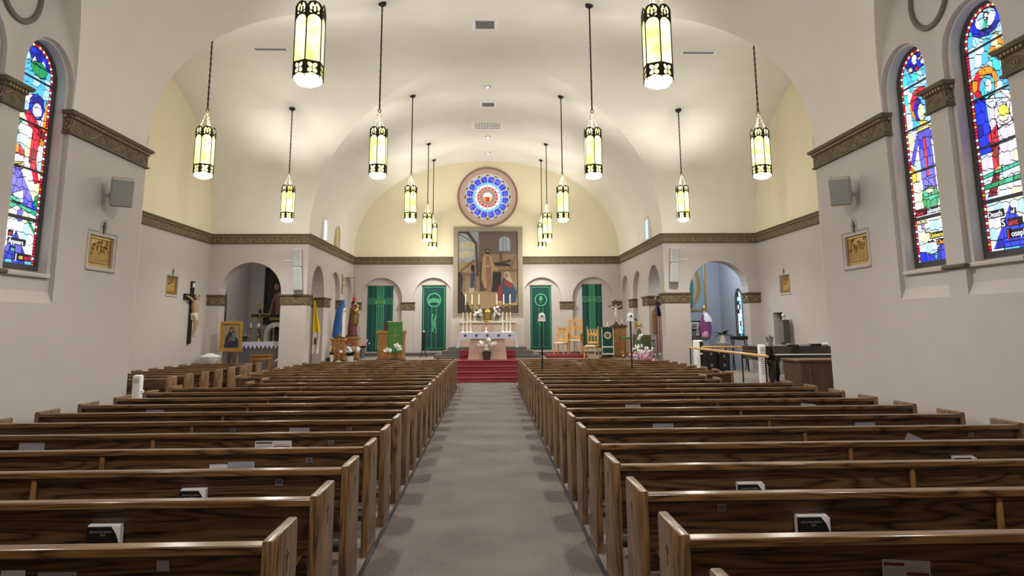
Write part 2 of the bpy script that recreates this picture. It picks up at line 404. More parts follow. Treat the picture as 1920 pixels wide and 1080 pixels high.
# nave side walls: three layers give the stepped window recesses
WIN = [8.96, 7.60, 6.24]
SIDE = {-1: 'left', 1: 'right'}
for s in (-1, 1):
    mb = MB()
    out = rect(Y0, YT, 0, 7.0)
    for (x0, t, hw, zb, zs) in ((NX, .07, .51, 2.18, 5.06), (NX+.07, .14, .44, 2.5, 5.10)):
        holes = [arch(c, hw, zb, zs) for c in WIN]
        st = [((10.14, 10.88, 2.72, 3.2))]
        holes += [rect(10.2, 10.86, 2.74, 3.19)] if x0 == NX else []
        vs, fs = fill2d(out, holes, t)
        mb.add([(s*(x0+v[2]), v[0], v[1]) for v in vs], fs)
    vs, fs = fill2d(out, [arch(c, .42, 2.6, 5.12) for c in WIN], .2)
    mb.add([(s*(NX+.21+v[2]), v[0], v[1]) for v in vs], fs)
    nw = struct(mb.build('wall_'+SIDE[s], 'wall_nave'))
    for c in WIN:                      # sloping sills
        mb = MB(); mb.add([(s*(NX+.002), c-.51, 2.18), (s*(NX+.002), c+.51, 2.18), (s*(NX+.075), c+.51, 2.34), (s*(NX+.075), c-.51, 2.34), (s*(NX+.075), c-.51, 2.18), (s*(NX+.075), c+.51, 2.18)],
                          [(0, 1, 2, 3), (0, 3, 4), (1, 5, 2), (0, 4, 5, 1), (3, 2, 5, 4)]); mb.build('window_sill', 'wall_nave', nw)
        mb = MB(); mb.rbox(min(s*(NX+.02), s*(NX+.22)), max(s*(NX+.02), s*(NX+.22)), c-.46, c+.46, 2.50, 2.555, .01); mb.build('window_sill', 'wall_nave', nw)
    # pier brackets and edge moulding of the wall end
    for c in (8.275, 6.925):
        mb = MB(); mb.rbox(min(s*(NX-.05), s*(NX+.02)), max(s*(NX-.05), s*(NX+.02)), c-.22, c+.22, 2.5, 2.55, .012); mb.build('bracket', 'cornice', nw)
        mb = MB()
        mb.tube([(s*(NX-.01), c-.05+.36*math.cos(2*PI*k/40), 5.93+.40*math.sin(2*PI*k/40)) for k in range(40)], .038, 8, closed=True)
        mb.build('oculus_ring', 'ring_paint', nw, True)
    mb = MB(); mb.rbox(min(s*(NX+.04), s*(NX+.5)), max(s*(NX+.04), s*(NX+.5)), YT-.03, YT+.16, 2.0, 5.0, .05, 3)
    mb.lathe([(.23, -.09), (.23, .09)], 20, mx=T(s*(NX+.27), YT+.065, 5.0) @ Matrix.Rotation(PI/2, 4, 'X')); mb.build('corner_strip', 'wall_nave', nw)
    # transept: return wall, end wall
    mb = MB(); mb.box(min(s*(NX+.41), s*(TX+.3)), max(s*(NX+.41), s*(TX+.3)), YT-.3, YT, 0, 9.1); struct(mb.build('wall_transept_return_'+SIDE[s], 'wall'))
    st = rect(14.2, 14.2, 0, 0)
    holes = [rect(19.56, 20.26, 2.73, 3.28)] if s < 0 else [rect(20.14, 20.84, 2.73, 3.28), rect(20.68, 21.5, .05, 2.22)]
    vs, fs = fill2d(rect(YT-.3, YF+.3, -.1, 9.1), holes, .22)
    mb = MB(); mb.add([(s*(TX+v[2]), v[0], v[1]) for v in vs], fs)
    mb.box(min(s*(TX+.22), s*(TX+.5)), max(s*(TX+.22), s*(TX+.5)), YT-.3, YF+.3, 0, 9.1)
    struct(mb.build('wall_transept_end_'+SIDE[s], 'wall'))
    # wall facing the nave beside the chancel, with the chapel arch
    fa = arch(s*7.33, .94, -.05, 2.94, 20)
    vs, fs = fill2d(rect(min(s*NX, s*(TX+.2)), max(s*NX, s*(TX+.2)), 0, 5.2), [fa], .5)
    mb = MB(); mb.add([(v[0], YF+v[2], v[1]) for v in vs], fs); struct(mb.build('wall_chancel_front_'+SIDE[s], 'wall'))
    # chancel side wall: one open arch, two blind ones
    A1, A2, A3 = arch(23.86, .88, -.05, 3.0, 20), arch(26.53, .87, .4, 3.01, 20), arch(28.92, .80, .4, 3.08, 20)
    mb = MB()
    vs, fs = fill2d(rect(YF+.5, YB, 0, 5.2), [A1, A2, A3], .16); mb.add([(s*(NX+v[2]), v[0], v[1]) for v in vs], fs)
    vs, fs = fill2d(rect(YF+.5, YB, 0, 5.2), [A1], .44); mb.add([(s*(NX+.16+v[2]), v[0], v[1]) for v in vs], fs)
    struct(mb.build('wall_chancel_'+SIDE[s], 'wall'))
    # chapel behind
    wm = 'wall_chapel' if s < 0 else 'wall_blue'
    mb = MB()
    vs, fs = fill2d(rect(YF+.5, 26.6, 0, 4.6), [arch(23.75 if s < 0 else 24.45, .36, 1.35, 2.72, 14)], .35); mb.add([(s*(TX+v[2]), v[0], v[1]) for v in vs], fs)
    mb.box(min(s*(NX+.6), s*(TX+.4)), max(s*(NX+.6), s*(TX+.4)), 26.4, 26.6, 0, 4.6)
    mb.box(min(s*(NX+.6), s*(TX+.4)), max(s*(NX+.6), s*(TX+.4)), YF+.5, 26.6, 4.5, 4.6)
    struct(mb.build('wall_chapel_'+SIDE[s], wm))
# back wall with four blind arches and the round window opening
vs, fs = fill2d(rect(-NX, NX, .3, 9.05), [arch(-4.42, .86, .68, 3.03, 20), arch(-2.27, .80, .68, 3.09, 20), arch(2.27, .80, .68, 3.09, 20), arch(4.42, .86, .68, 3.03, 20), ring_pts(0, 7.33, 1.02, 48)], .16)
mb = MB(); mb.add([(v[0], YB+v[2], v[1]) for v in vs], fs)
vs, fs = fill2d(rect(-NX-.5, NX+.5, 0, 9.05), [ring_pts(0, 7.33, 1.02, 48)], .25); mb.add([(v[0], YB+.16+v[2], v[1]) for v in vs], fs)
struct(mb.build('wall_back', 'wall'))
mb = MB(); mb.box(-NX-.5, NX+.5, Y0-.3, Y0, 0, 9.1); struct(mb.build('wall_rear', 'wall'))
# baseboards of the sanctuary
for i, pth in enumerate(([(-NX, 25.3), (-NX, YB), (-2.0, YB)], [(2.0, YB), (NX, YB), (NX, 25.3)])):
    mb = MB(); sweep(mb, pth, [(0, ZP), (.02, ZP), (.02, ZP+.13), (0, ZP+.14)], -1); struct(mb.build('baseboard_'+('left', 'right')[i], 'base_stone'))

# ---- cornices with scroll relief
PROF = [(-.01, 4.45), (.05, 4.45), (.055, 4.475), (.03, 4.49), (.03, 4.655), (.05, 4.665), (.05, 4.70), (.085, 4.712), (.10, 4.745), (.10, 4.76), (-.01, 4.76)]
def relief(path, side, z0, h, off, dent=None, n=4):
    """vine with spirals along each straight run"""
    mb = MB()
    for a, b in zip(path[:-1], path[1:]):
        A = Vector((a[0], a[1], 0)); d = Vector((b[0]-a[0], b[1]-a[1], 0)); L = d.length; d.normalize()
        nn = Vector((-d.y, d.x, 0))*side
        k = max(1, round(L/(h*1.75))); p = L/k; amp = h*.40
        def W(s, v, o=0): return A+d*s+nn*(off+o)+Vector((0, 0, z0+h/2+v))
        steps = k*8
        if L > .3: mb.tube([W(L*i/steps, amp*math.sin(PI*(L*i/steps)/p)) for i in range(steps+1)], h*.055, n, False)
        for j in range(k):
            sg = 1 if j % 2 == 0 else -1; pts = []
            for i in range(13):
                t = i/12; r = h*.36*(1-.8*t); an = -sg*PI/2*0+PI*(.0)+2*PI*1.25*t
                pts.append(W((j+.5)*p+r*math.cos(an), -sg*h*.06+sg*-1*r*math.sin(an)))
            mb.tube(pts, [h*.06*(1-.4*i/12) for i in range(13)], n, True)
            mb.ell(W((j+.5)*p, -sg*h*.06), (h*.09,)*3, 6, 4)
            for q in (-.42, .42): mb.ell(W((j+.5+q)*p, sg*h*.33*(-1 if q > 0 else 1)*0+sg*h*.34), (h*.07, h*.07, h*.1), 5, 4)
        if dent:
            z1, z2, o1, pit = dent; nd = int(L/pit)
            for i in range(nd):
                s0 = (i+.2)*L/nd; s1 = (i+.75)*L/nd
                q = [A+d*s0+nn*(.03), A+d*s1+nn*.03, A+d*s1+nn*o1, A+d*s0+nn*o1]
                mb.add([(v.x, v.y, z) for z in (z1, z2) for v in q], [(2, 3, 7, 6), (0, 1, 2, 3), (3, 0, 4, 7), (1, 2, 6, 5)])
    return mb
ntrim = [0]
def cornice(path, side, prof=PROF, z0=4.49, h=.165, dent=(4.668, 4.70, .072, .055)):
    ntrim[0] += 1
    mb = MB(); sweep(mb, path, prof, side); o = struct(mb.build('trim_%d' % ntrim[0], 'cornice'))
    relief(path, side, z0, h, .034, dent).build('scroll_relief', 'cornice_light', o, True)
for s in (-1, 1):
    sd = 1 if s > 0 else -1                    # path runs away from camera; offset towards the nave axis
    cornice([(s*(NX+.06), 9.45), (s*NX, 9.45), (s*NX, YT), (s*(NX+.04), YT)], sd)
    cornice([(s*TX, YT), (s*TX, YF), (s*NX, YF), (s*NX, YB), (s*1.46, YB)], sd)
    for c in (8.275, 6.925):
        cornice([(s*(NX+.06), c-.17), (s*NX, c-.17), (s*NX, c+.17), (s*(NX+.06), c+.17)], sd)
CAPP = [(-.01, 2.55), (.015, 2.55), (.02, 2.57), (.02, 2.80), (.045, 2.82), (.06, 2.86), (.06, 2.88), (-.01, 2.88)]
def cap(path, side): cornice(path, side, CAPP, 2.575, .22, None)
for s in (-1, 1):
    sd = 1 if s > 0 else -1
    cap([(s*(TX-.005), YF), (s*8.27, YF), (s*8.27, YF+.5)], sd)                     # respond by the transept end
    cap([(s*6.39, YF+.5), (s*6.39, YF), (s*NX, YF), (s*NX, 22.98), (s*(NX+.6), 22.98)], sd)   # corner pier
    cap([(s*(NX+.6), 24.74), (s*NX, 24.74), (s*NX, 25.66), (s*(NX+.16), 25.66)], sd)
    cap([(s*(NX+.16), 27.4), (s*NX, 27.4), (s*NX, 28.12), (s*(NX+.16), 28.12)], sd)
    cap([(s*3.56, YB+.16), (s*3.56, YB), (s*3.07, YB), (s*3.07, YB+.16)], sd)
    cap([(s*NX, 29.72), (s*NX, YB), (s*5.28, YB), (s*5.28, YB+.16)], sd)
# ------------------------------------------------------------------ stained glass
PAL = {'W': (238, 244, 255), 'L': (176, 218, 244), 'C': (86, 190, 232), 'A': (70, 226, 226), 'B': (24, 52, 224), 'N': (24, 28, 150), 'V': (92, 84, 204),
       'R': (214, 30, 62), 'D': (128, 24, 44), 'Y': (250, 222, 84), 'P': (250, 240, 190), 'O': (246, 150, 40), 'G': (22, 150, 92), 'T': (40, 190, 150), 'K': (22, 22, 30), 'S': (222, 214, 240)}
for k, c in PAL.items(): emit('glass_'+k, S(*c), GLASS_E if k != 'K' else .05)
plain('lead', S(34, 34, 38), .6); plain('iron_bar', S(64, 64, 68), .6)
def clip(poly, a, b, c):               # keep a*x+b*y<=c
    out = []
    for i in range(len(poly)):
        p, q = poly[i-1], poly[i]; dp = a*p[0]+b*p[1]-c; dq = a*q[0]+b*q[1]-c
        if (dp <= 0) != (dq <= 0):
            t = dp/(dp-dq); out.append((p[0]+t*(q[0]-p[0]), p[1]+t*(q[1]-p[1])))
        if dq <= 0: out.append(q)
    return out
def area(p): return abs(sum(p[i-1][0]*p[i][1]-p[i][0]*p[i-1][1] for i in range(len(p))))/2
def ccw(p):
    return p if sum(p[i-1][0]*p[i][1]-p[i][0]*p[i-1][1] for i in range(len(p))) > 0 else p[::-1]
def edges(p):
    p = ccw(p)
    for i in range(len(p)):
        (x0, y0), (x1, y1) = p[i-1], p[i]; L = math.hypot(x1-x0, y1-y0)
        if L > 1e-7:
            a, b = (y1-y0)/L, -(x1-x0)/L; yield a, b, a*x0+b*y0
def inset(p, d):
    q = p
    for a, b, c in edges(p):
        q = clip(q, a, b, c-d)
        if len(q) < 3: return []
    return q
def voronoi(seeds, w, h):
    cells = []
    for i, s in enumerate(seeds):
        poly = [(0, 0), (w, 0), (w, h), (0, h)]
        for t in sorted(seeds, key=lambda t: (t[0]-s[0])**2+(t[1]-s[1])**2)[1:15]:
            a, b = t[0]-s[0], t[1]-s[1]; c = a*(t[0]+s[0])/2+b*(t[1]+s[1])/2
            poly = clip(poly, a, b, c)
            if len(poly) < 3: break
        if len(poly) >= 3: cells.append(poly)
    return cells
def E_(u, v, ru, rv, n=12): return [(u+ru*math.cos(2*PI*k/n), v+rv*math.sin(2*PI*k/n)) for k in range(n)]
GW, GH = .80, 2.87                     # glass width / height
GSP = GH-GW/2
def glass_arch(n=14): return arch(GW/2, GW/2, 0, GSP, n)
def make_window(n, mx, bg, regions, texts, seed, labels):
    rnd = random.Random(seed)
    fr = MB()
    fr.plate(arch(GW/2, GW/2+.05, -.05, GSP, 20), [arch(GW/2, GW/2-.015, .015, GSP, 20)], .05, T(0, 0, -.02))
    root = fr.build('window_%d' % n, 'iron_bar'); root.matrix_world = mx; struct(root)
    MB().plate(arch(GW/2, GW/2+.02, -.02, GSP, 20), [], .006, T(0, 0, -.014)).build('lead_backing', 'lead', root)
    b = MB()
    for v in (.205, .425, .63, .835):
        t = .026 if v > .21 else .045
        b = MB(); b.rbox(0, GW, -t/2, t/2, 0, .022, .006); b.build('saddle_bar', 'iron_bar', root, loc=(0, v*GH, .002))
    nu, nv = 6, 21; seeds = []
    bx = .055
    for j in range(nv):
        for i in range(nu):
            seeds.append((bx+(GW-2*bx)*(i+.5+(.5 if j % 2 else 0)*.6-.15+rnd.uniform(-.22, .22))/nu, GH*(j+.5+rnd.uniform(-.18, .18))/nv))
    inner = [(bx, 0), (GW-bx, 0), (GW-bx, GSP)]+[(GW/2+(GW/2-bx)*math.cos(PI*k/10), GSP+(GW/2-bx)*math.sin(PI*k/10)) for k in range(1, 10)]+[(bx, GSP)]
    cells = []
    for c in voronoi(seeds, GW, GH):
        for a, b_, c_ in edges(inner):
            c = clip(c, a, b_, c_)
            if len(c) < 3: break
        if len(c) >= 3:
            ux = sum(p[0] for p in c)/len(c)/GW; vy = sum(p[1] for p in c)/len(c)/GH
            cells.append((c, bg(ux, vy, rnd)))
    for poly, col in regions:
        rp = [(u*GW, v*GH) for u, v in poly]; ed = list(edges(rp)); new = []
        for c, k in cells:
            cur = c; outs = []
            for a, b_, c_ in ed:
                if len(cur) < 3: break
                mxd = max(a*p[0]+b_*p[1]-c_ for p in cur)
                if mxd > .002:
                    o = clip(cur, -a, -b_, -c_)
                    if len(o) >= 3: outs.append(o)
                    cur = clip(cur, a, b_, c_)
            if len(cur) >= 3 and area(cur) > 1.5e-4:
                kk = col if isinstance(col, str) else rnd.choice(col)
                new.append((cur, kk[0] if len(kk) == 1 else rnd.choice(kk)))
                new += [(o, k) for o in outs]
            else: new.append((c, k))
        cells = new
    panes = []
    for c, k in cells:
        q = inset(c, .0062)
        if len(q) >= 3 and area(q) > 6e-5: panes.append((area(q), q, k))
    panes.sort(key=lambda t: -t[0])
    for a, q, k in panes[:290]:
        MB().prism(ccw(q), .008, T(0, 0, -.009)).build('glass_pane', 'glass_'+k, root)
    rest = MB(); cols = sorted(PAL)
    for a, q, k in panes[290:]: rest.mat(cols.index(k)).prism(ccw(q), .008, T(0, 0, -.009))
    # beaded border
    nb = 60
    for sd in (0, 1):
        for j in range(nb):
            v = j/nb*GSP; x0 = .016 if sd == 0 else GW-.042
            rest.mat(cols.index('R' if j % 2 else rnd.choice('WWPOR'))).box(x0, x0+.026, v+.007, v+GSP/nb-.007, -.009, -.001)
        for j in range(14):
            a0, a1 = PI/2*j/14, PI/2*(j+.68)/14; pts = []
            for r in (GW/2-.042, GW/2-.016):
                for a in ((a0, a1) if r < GW/2-.03 else (a1, a0)): pts.append((GW/2+(1 if sd else -1)*r*math.cos(a), GSP+r*math.sin(a)))
            rest.mat(cols.index('R' if j % 2 else 'P')).prism(ccw(pts), .008, T(0, 0, -.009))
    tag(rest.build('border_beads', ['glass_'+c for c in cols], root), kind='stuff')
    for s, u, v, size, k in texts:
        t = MB(); wd = len(s)*size*.56
        t.box(-.012, wd, -.012, size*.74+.008, 0, .003)
        if k[0] != '-': t.build('letter_ground', 'lead', root, loc=(u*GW, v*GH, -.0005))
        t = MB(); text_mb(t, s, size, Matrix.Identity(4), .002); t.build('lettering', 'glass_'+k[-1], root, loc=(u*GW, v*GH, .004))
    return root
def win_mx(s, c):
    if s > 0: return Matrix(((0, 0, -1, NX+.215), (-1, 0, 0, c+GW/2), (0, 1, 0, 2.65), (0, 0, 0, 1)))
    return Matrix(((0, 0, 1, -NX-.215), (1, 0, 0, c-GW/2), (0, 1, 0, 2.65), (0, 0, 0, 1)))
def bg1(u, v, r):
    if v > .62: return r.choice('CCLALCW')
    if v > .21: return r.choice('WWPPLWWS')
    if v < .055: return r.choice('BBCB')
    if u+v*2 > .95 and v < .1: return r.choice('BBN')
    return r.choice('WWLLWP')
def bg2(u, v, r):
    if v > .62: return r.choice('CCLLWAWL')
    if v > .21: return r.choice('WWPSWWL')
    return r.choice('WWLALW')
def bg3(u, v, r):
    if v > .74: return r.choice('CCLLC')
    if v > .43: return r.choice('WWWWPWL')
    if v > .21: return r.choice('PPWVW')
    return r.choice('WWLWW')
R1 = [(E_(.5, .945, .30, .05), 'NBN'), (E_(.46, .955, .075, .026, 8), 'W'), ([(.56, .94), (.72, .955), (.72, .966), (.56, .952)], 'Y'), (E_(.32, .915, .06, .014, 8), 'P'), (E_(.68, .925, .06, .014, 8), 'W'), (E_(.5, .905, .05, .014, 6), 'R'),
      (E_(.5, .735, .30, .082), 'RRRO'), (E_(.5, .715, .20, .062), 'BNC'), (E_(.5, .695, .095, .042, 10), 'P'),
      ([(.28, .605), (.72, .605), (.56, .655), (.44, .655)], 'YP'), ([(.33, .61), (.67, .61), (.70, .30), (.33, .30)], 'VVVB'),
      ([(.30, .60), (.36, .57), (.16, .46), (.06, .475)], 'V'), ([(.70, .60), (.64, .57), (.86, .50), (.94, .52)], 'VS'), (E_(.07, .455, .06, .018, 6), 'P'),
      ([(.46, .575), (.54, .575), (.53, .39), (.47, .39)], 'RD'), (E_(.5, .29, .23, .055), 'GGTG'), (E_(.5, .325, .1, .014, 8), 'P'),
      ([(.06, .46), (.2, .43), (.2, .38), (.06, .38)], 'YOR'), ([(.06, .222), (.38, .222), (.38, .25), (.06, .25)], 'D'), ([(.7, .19), (.95, .19), (.95, .15)], 'YP'),
      (E_(.38, .065, .22, .03), 'LW'), ([(.32, .09), (.45, .09), (.38, .125)], 'W'), ([(.5, 0), (.98, 0), (.80, .09), (.55, .06)], 'BBN')]
X1 = [('Saint', .10, .222, .075, 'R'), ('Joseph', .46, .222, .085, 'W'), ('PATRON', .09, .182, .066, 'P'), ('OF', .2, .158, .06, 'S'), ('THE', .29, .137, .06, 'W'), ('Universal', .40, .108, .082, 'Y'), ('Church', .56, .075, .082, 'O')]
R2 = [(E_(.5, .93, .34, .06), 'BNB'), (E_(.5, .94, .22, .042), 'WL'), ([(.42, .90), (.5, .965), (.56, .96), (.5, .895)], 'GT'), (E_(.52, .952, .06, .016, 8), 'W'),
      ([(.48, .795), (.82, .80), (.66, .875)], 'YPO'), ([(.46, .775), (.84, .785), (.80, .80), (.48, .795)], 'Y'),
      (E_(.33, .685, .27, .068), 'RRO'), (E_(.37, .665, .16, .05), 'CAC'), (E_(.40, .668, .07, .03, 8), 'W'),
      ([(.70, .645), (.78, .645), (.78, .72), (.70, .71)], 'C'), ([(.78, .645), (.86, .645), (.86, .745), (.78, .73)], 'V'), ([(.86, .645), (.92, .645), (.92, .75), (.86, .75)], 'R'), ([(.92, .645), (.99, .645), (.99, .76), (.92, .755)], 'B'),
      ([(.07, .40), (.34, .40), (.30, .63), (.07, .63)], 'BBN'), ([(.36, .6), (.46, .6), (.42, .45), (.34, .45)], 'WS'),
      (E_(.64, .54, .20, .055), 'WS'), (E_(.62, .535, .11, .035, 10), 'PY'), (E_(.90, .53, .16, .05), 'W'), (E_(.90, .53, .1, .03, 10), 'YP'),
      ([(.40, .48), (.99, .50), (.99, .43), (.44, .43)], 'SWW'), ([(.27, .47), (.46, .50), (.48, .43), (.30, .40)], 'R'), ([(.30, .42), (.46, .42), (.40, .30), (.30, .30)], 'DRO'), ([(.28, .31), (.42, .31), (.30, .225), (.12, .225)], 'DD'),
      ([(.46, .42), (.74, .42), (.66, .26), (.48, .26)], 'SSW'), ([(.07, .315), (.95, .335), (.95, .32), (.07, .30)], 'T'), ([(.07, .275), (.95, .285), (.95, .265), (.07, .255)], 'TG'),
      ([(.12, .015), (.95, .015), (.52, .175)], 'BBBN'), ([(.3, .0), (.9, .0), (.85, .035), (.35, .035)], 'BC'), ([(.80, .205), (.99, .205), (.99, .165)], 'Y')]
X2 = [('Death', .08, .140, .095, 'W'), ('of', .54, .140, .07, 'W'), ('S', .34, .096, .12, 'W'), ('aint', .47, .096, .095, 'R'), ('J', .42, .052, .12, 'R'), ('oseph', .50, .052, .095, 'W')]
R3 = [([(.2, .99), (.9, .99), (.95, .90), (.45, .90)], 'NBN'), ([(.38, .905), (.48, .94), (.58, .905)], 'W'), ([(.6, .905), (.7, .94), (.8, .905)], 'W'), (E_(.62, .888, .22, .035), 'G'),
      (E_(.66, .715, .20, .06), 'BBN'), (E_(.68, .70, .12, .036), 'WS'), ([(.88, .75), (.97, .76), (.97, .55), (.82, .55)], 'YOO'), ([(.36, .67), (.48, .69), (.86, .62), (.78, .59), (.5, .62)], 'R'),
      ([(.62, .63), (.82, .62), (.78, .42), (.60, .46)], 'RRD'), ([(.62, .46), (.80, .46), (.92, .38), (.80, .37)], 'R'), (E_(.26, .62, .07, .018, 6), 'G'), (E_(.24, .575, .07, .018, 6), 'G'),
      (E_(.28, .475, .22, .045), 'RRO'), (E_(.36, .445, .16, .035), 'WS'), ([(.1, .43), (.5, .45), (.45, .425), (.1, .415)], 'Y'), (E_(.88, .60, .07, .02, 8), 'D'),
      ([(.07, .42), (.42, .42), (.95, .25), (.07, .27)], 'VVB'), ([(.3, .30), (.55, .33), (.58, .27), (.35, .27)], 'WS'), ([(.84, .31), (.95, .33), (.95, .26), (.84, .27)], 'G'),
      ([(.07, .30), (.5, .285), (.5, .265), (.07, .27)], 'T'), ([(.3, .275), (.94, .25), (.94, .225), (.5, .25)], 'TG'), ([(.07, .235), (.4, .27), (.45, .255), (.15, .215)], 'T'),
      ([(.08, .0), (.9, .0), (.50, .145)], 'BVBN'), ([(.72, .2), (.8, .2), (.97, .15), (.92, .145)], 'G'), ([(.07, 0), (.97, 0), (.97, .022), (.07, .022)], 'BCN')]
X3 = [('Ang', .08, .122, .075, 'W'), ('el', .31, .122, .075, 'R'), ('Appears', .32, .088, .085, 'W'), ('to', .40, .056, .075, 'A'), ('J', .52, .024, .105, 'W'), ('os', .60, .026, .085, 'Y'), ('eph', .73, .026, .085, 'R')]
make_window(1, win_mx(1, WIN[0]), bg1, R1, X1, 11, None)
make_window(2, win_mx(1, WIN[1]), bg2, R2, X2, 12, None)
make_window(3, win_mx(-1, WIN[0]), bg3, R3, X3, 13, None)
# the remaining lights of the two window groups (beyond the frame) as plain leaded glass
def plain_window(n, mx, seed):
    rnd = random.Random(seed); fr = MB()
    fr.plate(arch(GW/2, GW/2+.05, -.05, GSP, 20), [arch(GW/2, GW/2-.015, .015, GSP, 20)], .05, T(0, 0, -.02))
    root = fr.build('window_%d' % n, 'iron_bar'); root.matrix_world = mx; struct(root)
    MB().plate(arch(GW/2, GW/2+.02, -.02, GSP, 20), [], .006, T(0, 0, -.014)).build('lead_backing', 'lead', root)
    for j in range(14):
        for i in range(4):
            p = rect(.02+.19*i, .02+.19*i+.18, .02+.2*j, .02+.2*j+.19)
            for e in edges(glass_arch()): p = clip(p, *e) if len(p) > 2 else p
            if len(p) > 2: MB().prism(ccw(p), .008, T(0, 0, -.009)).build('glass_pane', 'glass_'+rnd.choice('WLCBPVWL'), root)
make_window(4, win_mx(1, WIN[2]), bg1, R3[4:16], [], 14, None)
make_window(5, win_mx(-1, WIN[1]), bg2, R1[:17], [], 15, None)
plain_window(6, win_mx(-1, WIN[2]), 42)

# ---- rose window
rw = MB()
petals = []
for k in range(16):
    a = 2*PI*(k+.5)/16; hw0, hw1 = .046, .136; pts = []
    loc = [(.36, -hw0), (.36, hw0), (.80, hw1)]+[(.80+hw1*math.sin(PI*t/6), hw1*math.cos(PI*t/6)) for t in range(1, 6)]+[(.80, -hw1)]
    petals.append([(r*math.cos(a)-o*math.sin(a), r*math.sin(a)+o*math.cos(a)) for r, o in loc])
spand = []
for k in range(16):
    a = 2*PI*k/16
    spand.append([(r*math.cos(a)-o*math.sin(a), r*math.sin(a)+o*math.cos(a)) for r, o in ((.90, 0), (.975, -.085), (.985, 0), (.975, .085))])
rw.plate(ring_pts(0, 0, 1.02, 48), petals+[ring_pts(0, 0, .21, 20)]+spand, .05)
rose = rw.build('window_7', 'rose_white' if 'rose_white' in M else 'stone_white'); struct(rose)
rose.matrix_world = Matrix(((1, 0, 0, 0), (0, 0, -1, YB+.12), (0, 1, 0, 7.33), (0, 0, 0, 1)))
MB().plate(ring_pts(0, 0, 1.03, 48), [ring_pts(0, 0, .99, 48)], .02, T(0, 0, .04)).build('glass_rim', 'white', rose)
for k in range(16):
    a = 2*PI*(k+.5)/16
    bands = [(.35, .44, 'R'), (.445, .55, 'W'), (.555, .64, 'C'), (.645, .735, 'B'), (.74, .825, 'B'), (.83, .90, 'B'), (.905, .96, 'L')]
    for r0, r1, c in bands:
        for sgn in (-1, 1):
            if r1 < .6 and sgn > 0: continue
            h0 = .055+(.145-.055)*(r0-.36)/.44+.02; h1 = .055+(.145-.055)*(min(r1, .8)-.36)/.44+.02
            loc = [(r0, 0 if r1 > .6 else -h0), (r0, sgn*h0), (r1, sgn*h1), (r1, 0 if r1 > .6 else -h1)]
            if r1 < .6: loc = [(r0, -h0), (r0, h0), (r1, h1), (r1, -h1)]
            p = inset(ccw([(r*math.cos(a)-o*math.sin(a), r*math.sin(a)+o*math.cos(a)) for r, o in loc]), .004)
            cc = c if c not in 'BV' else random.choice('BBBVN')
            MB().prism(ccw(p), .008, T(0, 0, .0)).build('glass_pane', 'glass_'+cc, rose)
MB().prism(ring_pts(0, 0, .23, 20), .004, T(0, 0, -.012)).build('roundel_backing', 'lead', rose)
for (x0, x1, y0, y1, c) in ((-.2, 0, .02, .2, 'W'), (0, .2, .02, .2, 'W'), (-.2, -.08, -.2, .01, 'O'), (-.075, .075, -.2, .01, 'R'), (.08, .2, -.2, .01, 'Y')):
    MB().prism(rect(x0, x1, y0, y1), .008, T(0, 0, .0)).build('glass_pane', 'glass_'+c, rose)
MB().plate(ring_pts(0, 0, .34, 32), [ring_pts(0, 0, .2, 32)], .02, T(0, 0, .045)).build('hub_ring', 'rose_paint', rose)
for sp in spand: MB().prism(ccw(sp), .01, T(0, 0, .005)).build('spandrel', 'ring_paint', rose)
# moulded surround
mb = MB(); mb.plate(ring_pts(0, 0, 1.22, 64), [ring_pts(0, 0, 1.02, 64)], .10); mb.build('surround', 'rose_paint', rose, loc=(0, 0, .06))
mb = MB(); mb.tube([(1.245*math.cos(2*PI*k/64), 1.245*math.sin(2*PI*k/64), 0) for k in range(64)], .05, 8, closed=True); mb.build('surround_rim', 'rose_rim', rose, True, loc=(0, 0, .14))
# ---- chapel windows and the small lights above the chancel cornice
for n, s in ((8, -1), (9, 1)):
    fr = MB(); fr.plate(arch(0, .38, -.01, 1.38, 16), [arch(0, .29, .08, 1.38, 16)], .1)
    root = struct(fr.build('window_%d' % n, 'base_stone'))
    root.matrix_world = Matrix(((0, 0, -s, s*(TX+.10)), (-s, 0, 0, 23.75 if s < 0 else 24.45), (0, 1, 0, 1.35), (0, 0, 0, 1)))
    MB().plate(arch(0, .33, .04, 1.38, 16), [], .006, T(0, 0, .02)).build('lead_backing', 'lead', root)
    oa = arch(0, .29, .08, 1.38, 12); rnd = random.Random(n)
    for j in range(12):
        for i in range(4):
            p = rect(-.28+.14*i, -.28+.14*i+.128, .08+.14*j, .08+.14*j+.128)
            for e in edges(oa): p = clip(p, *e) if len(p) > 2 else p
            if len(p) > 2 and area(p) > 1e-3: MB().prism(ccw(p), .008, T(0, 0, .03)).build('glass_pane', 'glass_'+rnd.choice('BVLBNCLW' if s < 0 else 'LWWLKCWK'), root)
for n, s, y, zt, hw, mt in ((10, -1, 24.25, 5.62, .30, 'glass_W'), (11, 1, 24.25, 5.62, .30, 'glass_L'), (12, -1, 26.3, 5.55, .28, 'niche_paint')):
    x0 = vx(5.3)
    mb = MB()
    hs = zt-hw-4.77
    mb.plate(arch(0, hw+.03, 0, hs, 14), [arch(0, hw-.03, .03, hs, 14)], .10); root = struct(mb.build('window_%d' % n, 'vault' if mt != 'niche_paint' else 'niche_paint'))
    root.matrix_world = Matrix(((0, 0, -s, s*(x0+.03)), (-s, 0, 0, y), (0, 1, 0, 4.77), (0, 0, 0, 1)))
    MB().plate(arch(0, hw, .0, hs, 14), [], .01, T(0, 0, .05)).build('window_pane', mt, root)
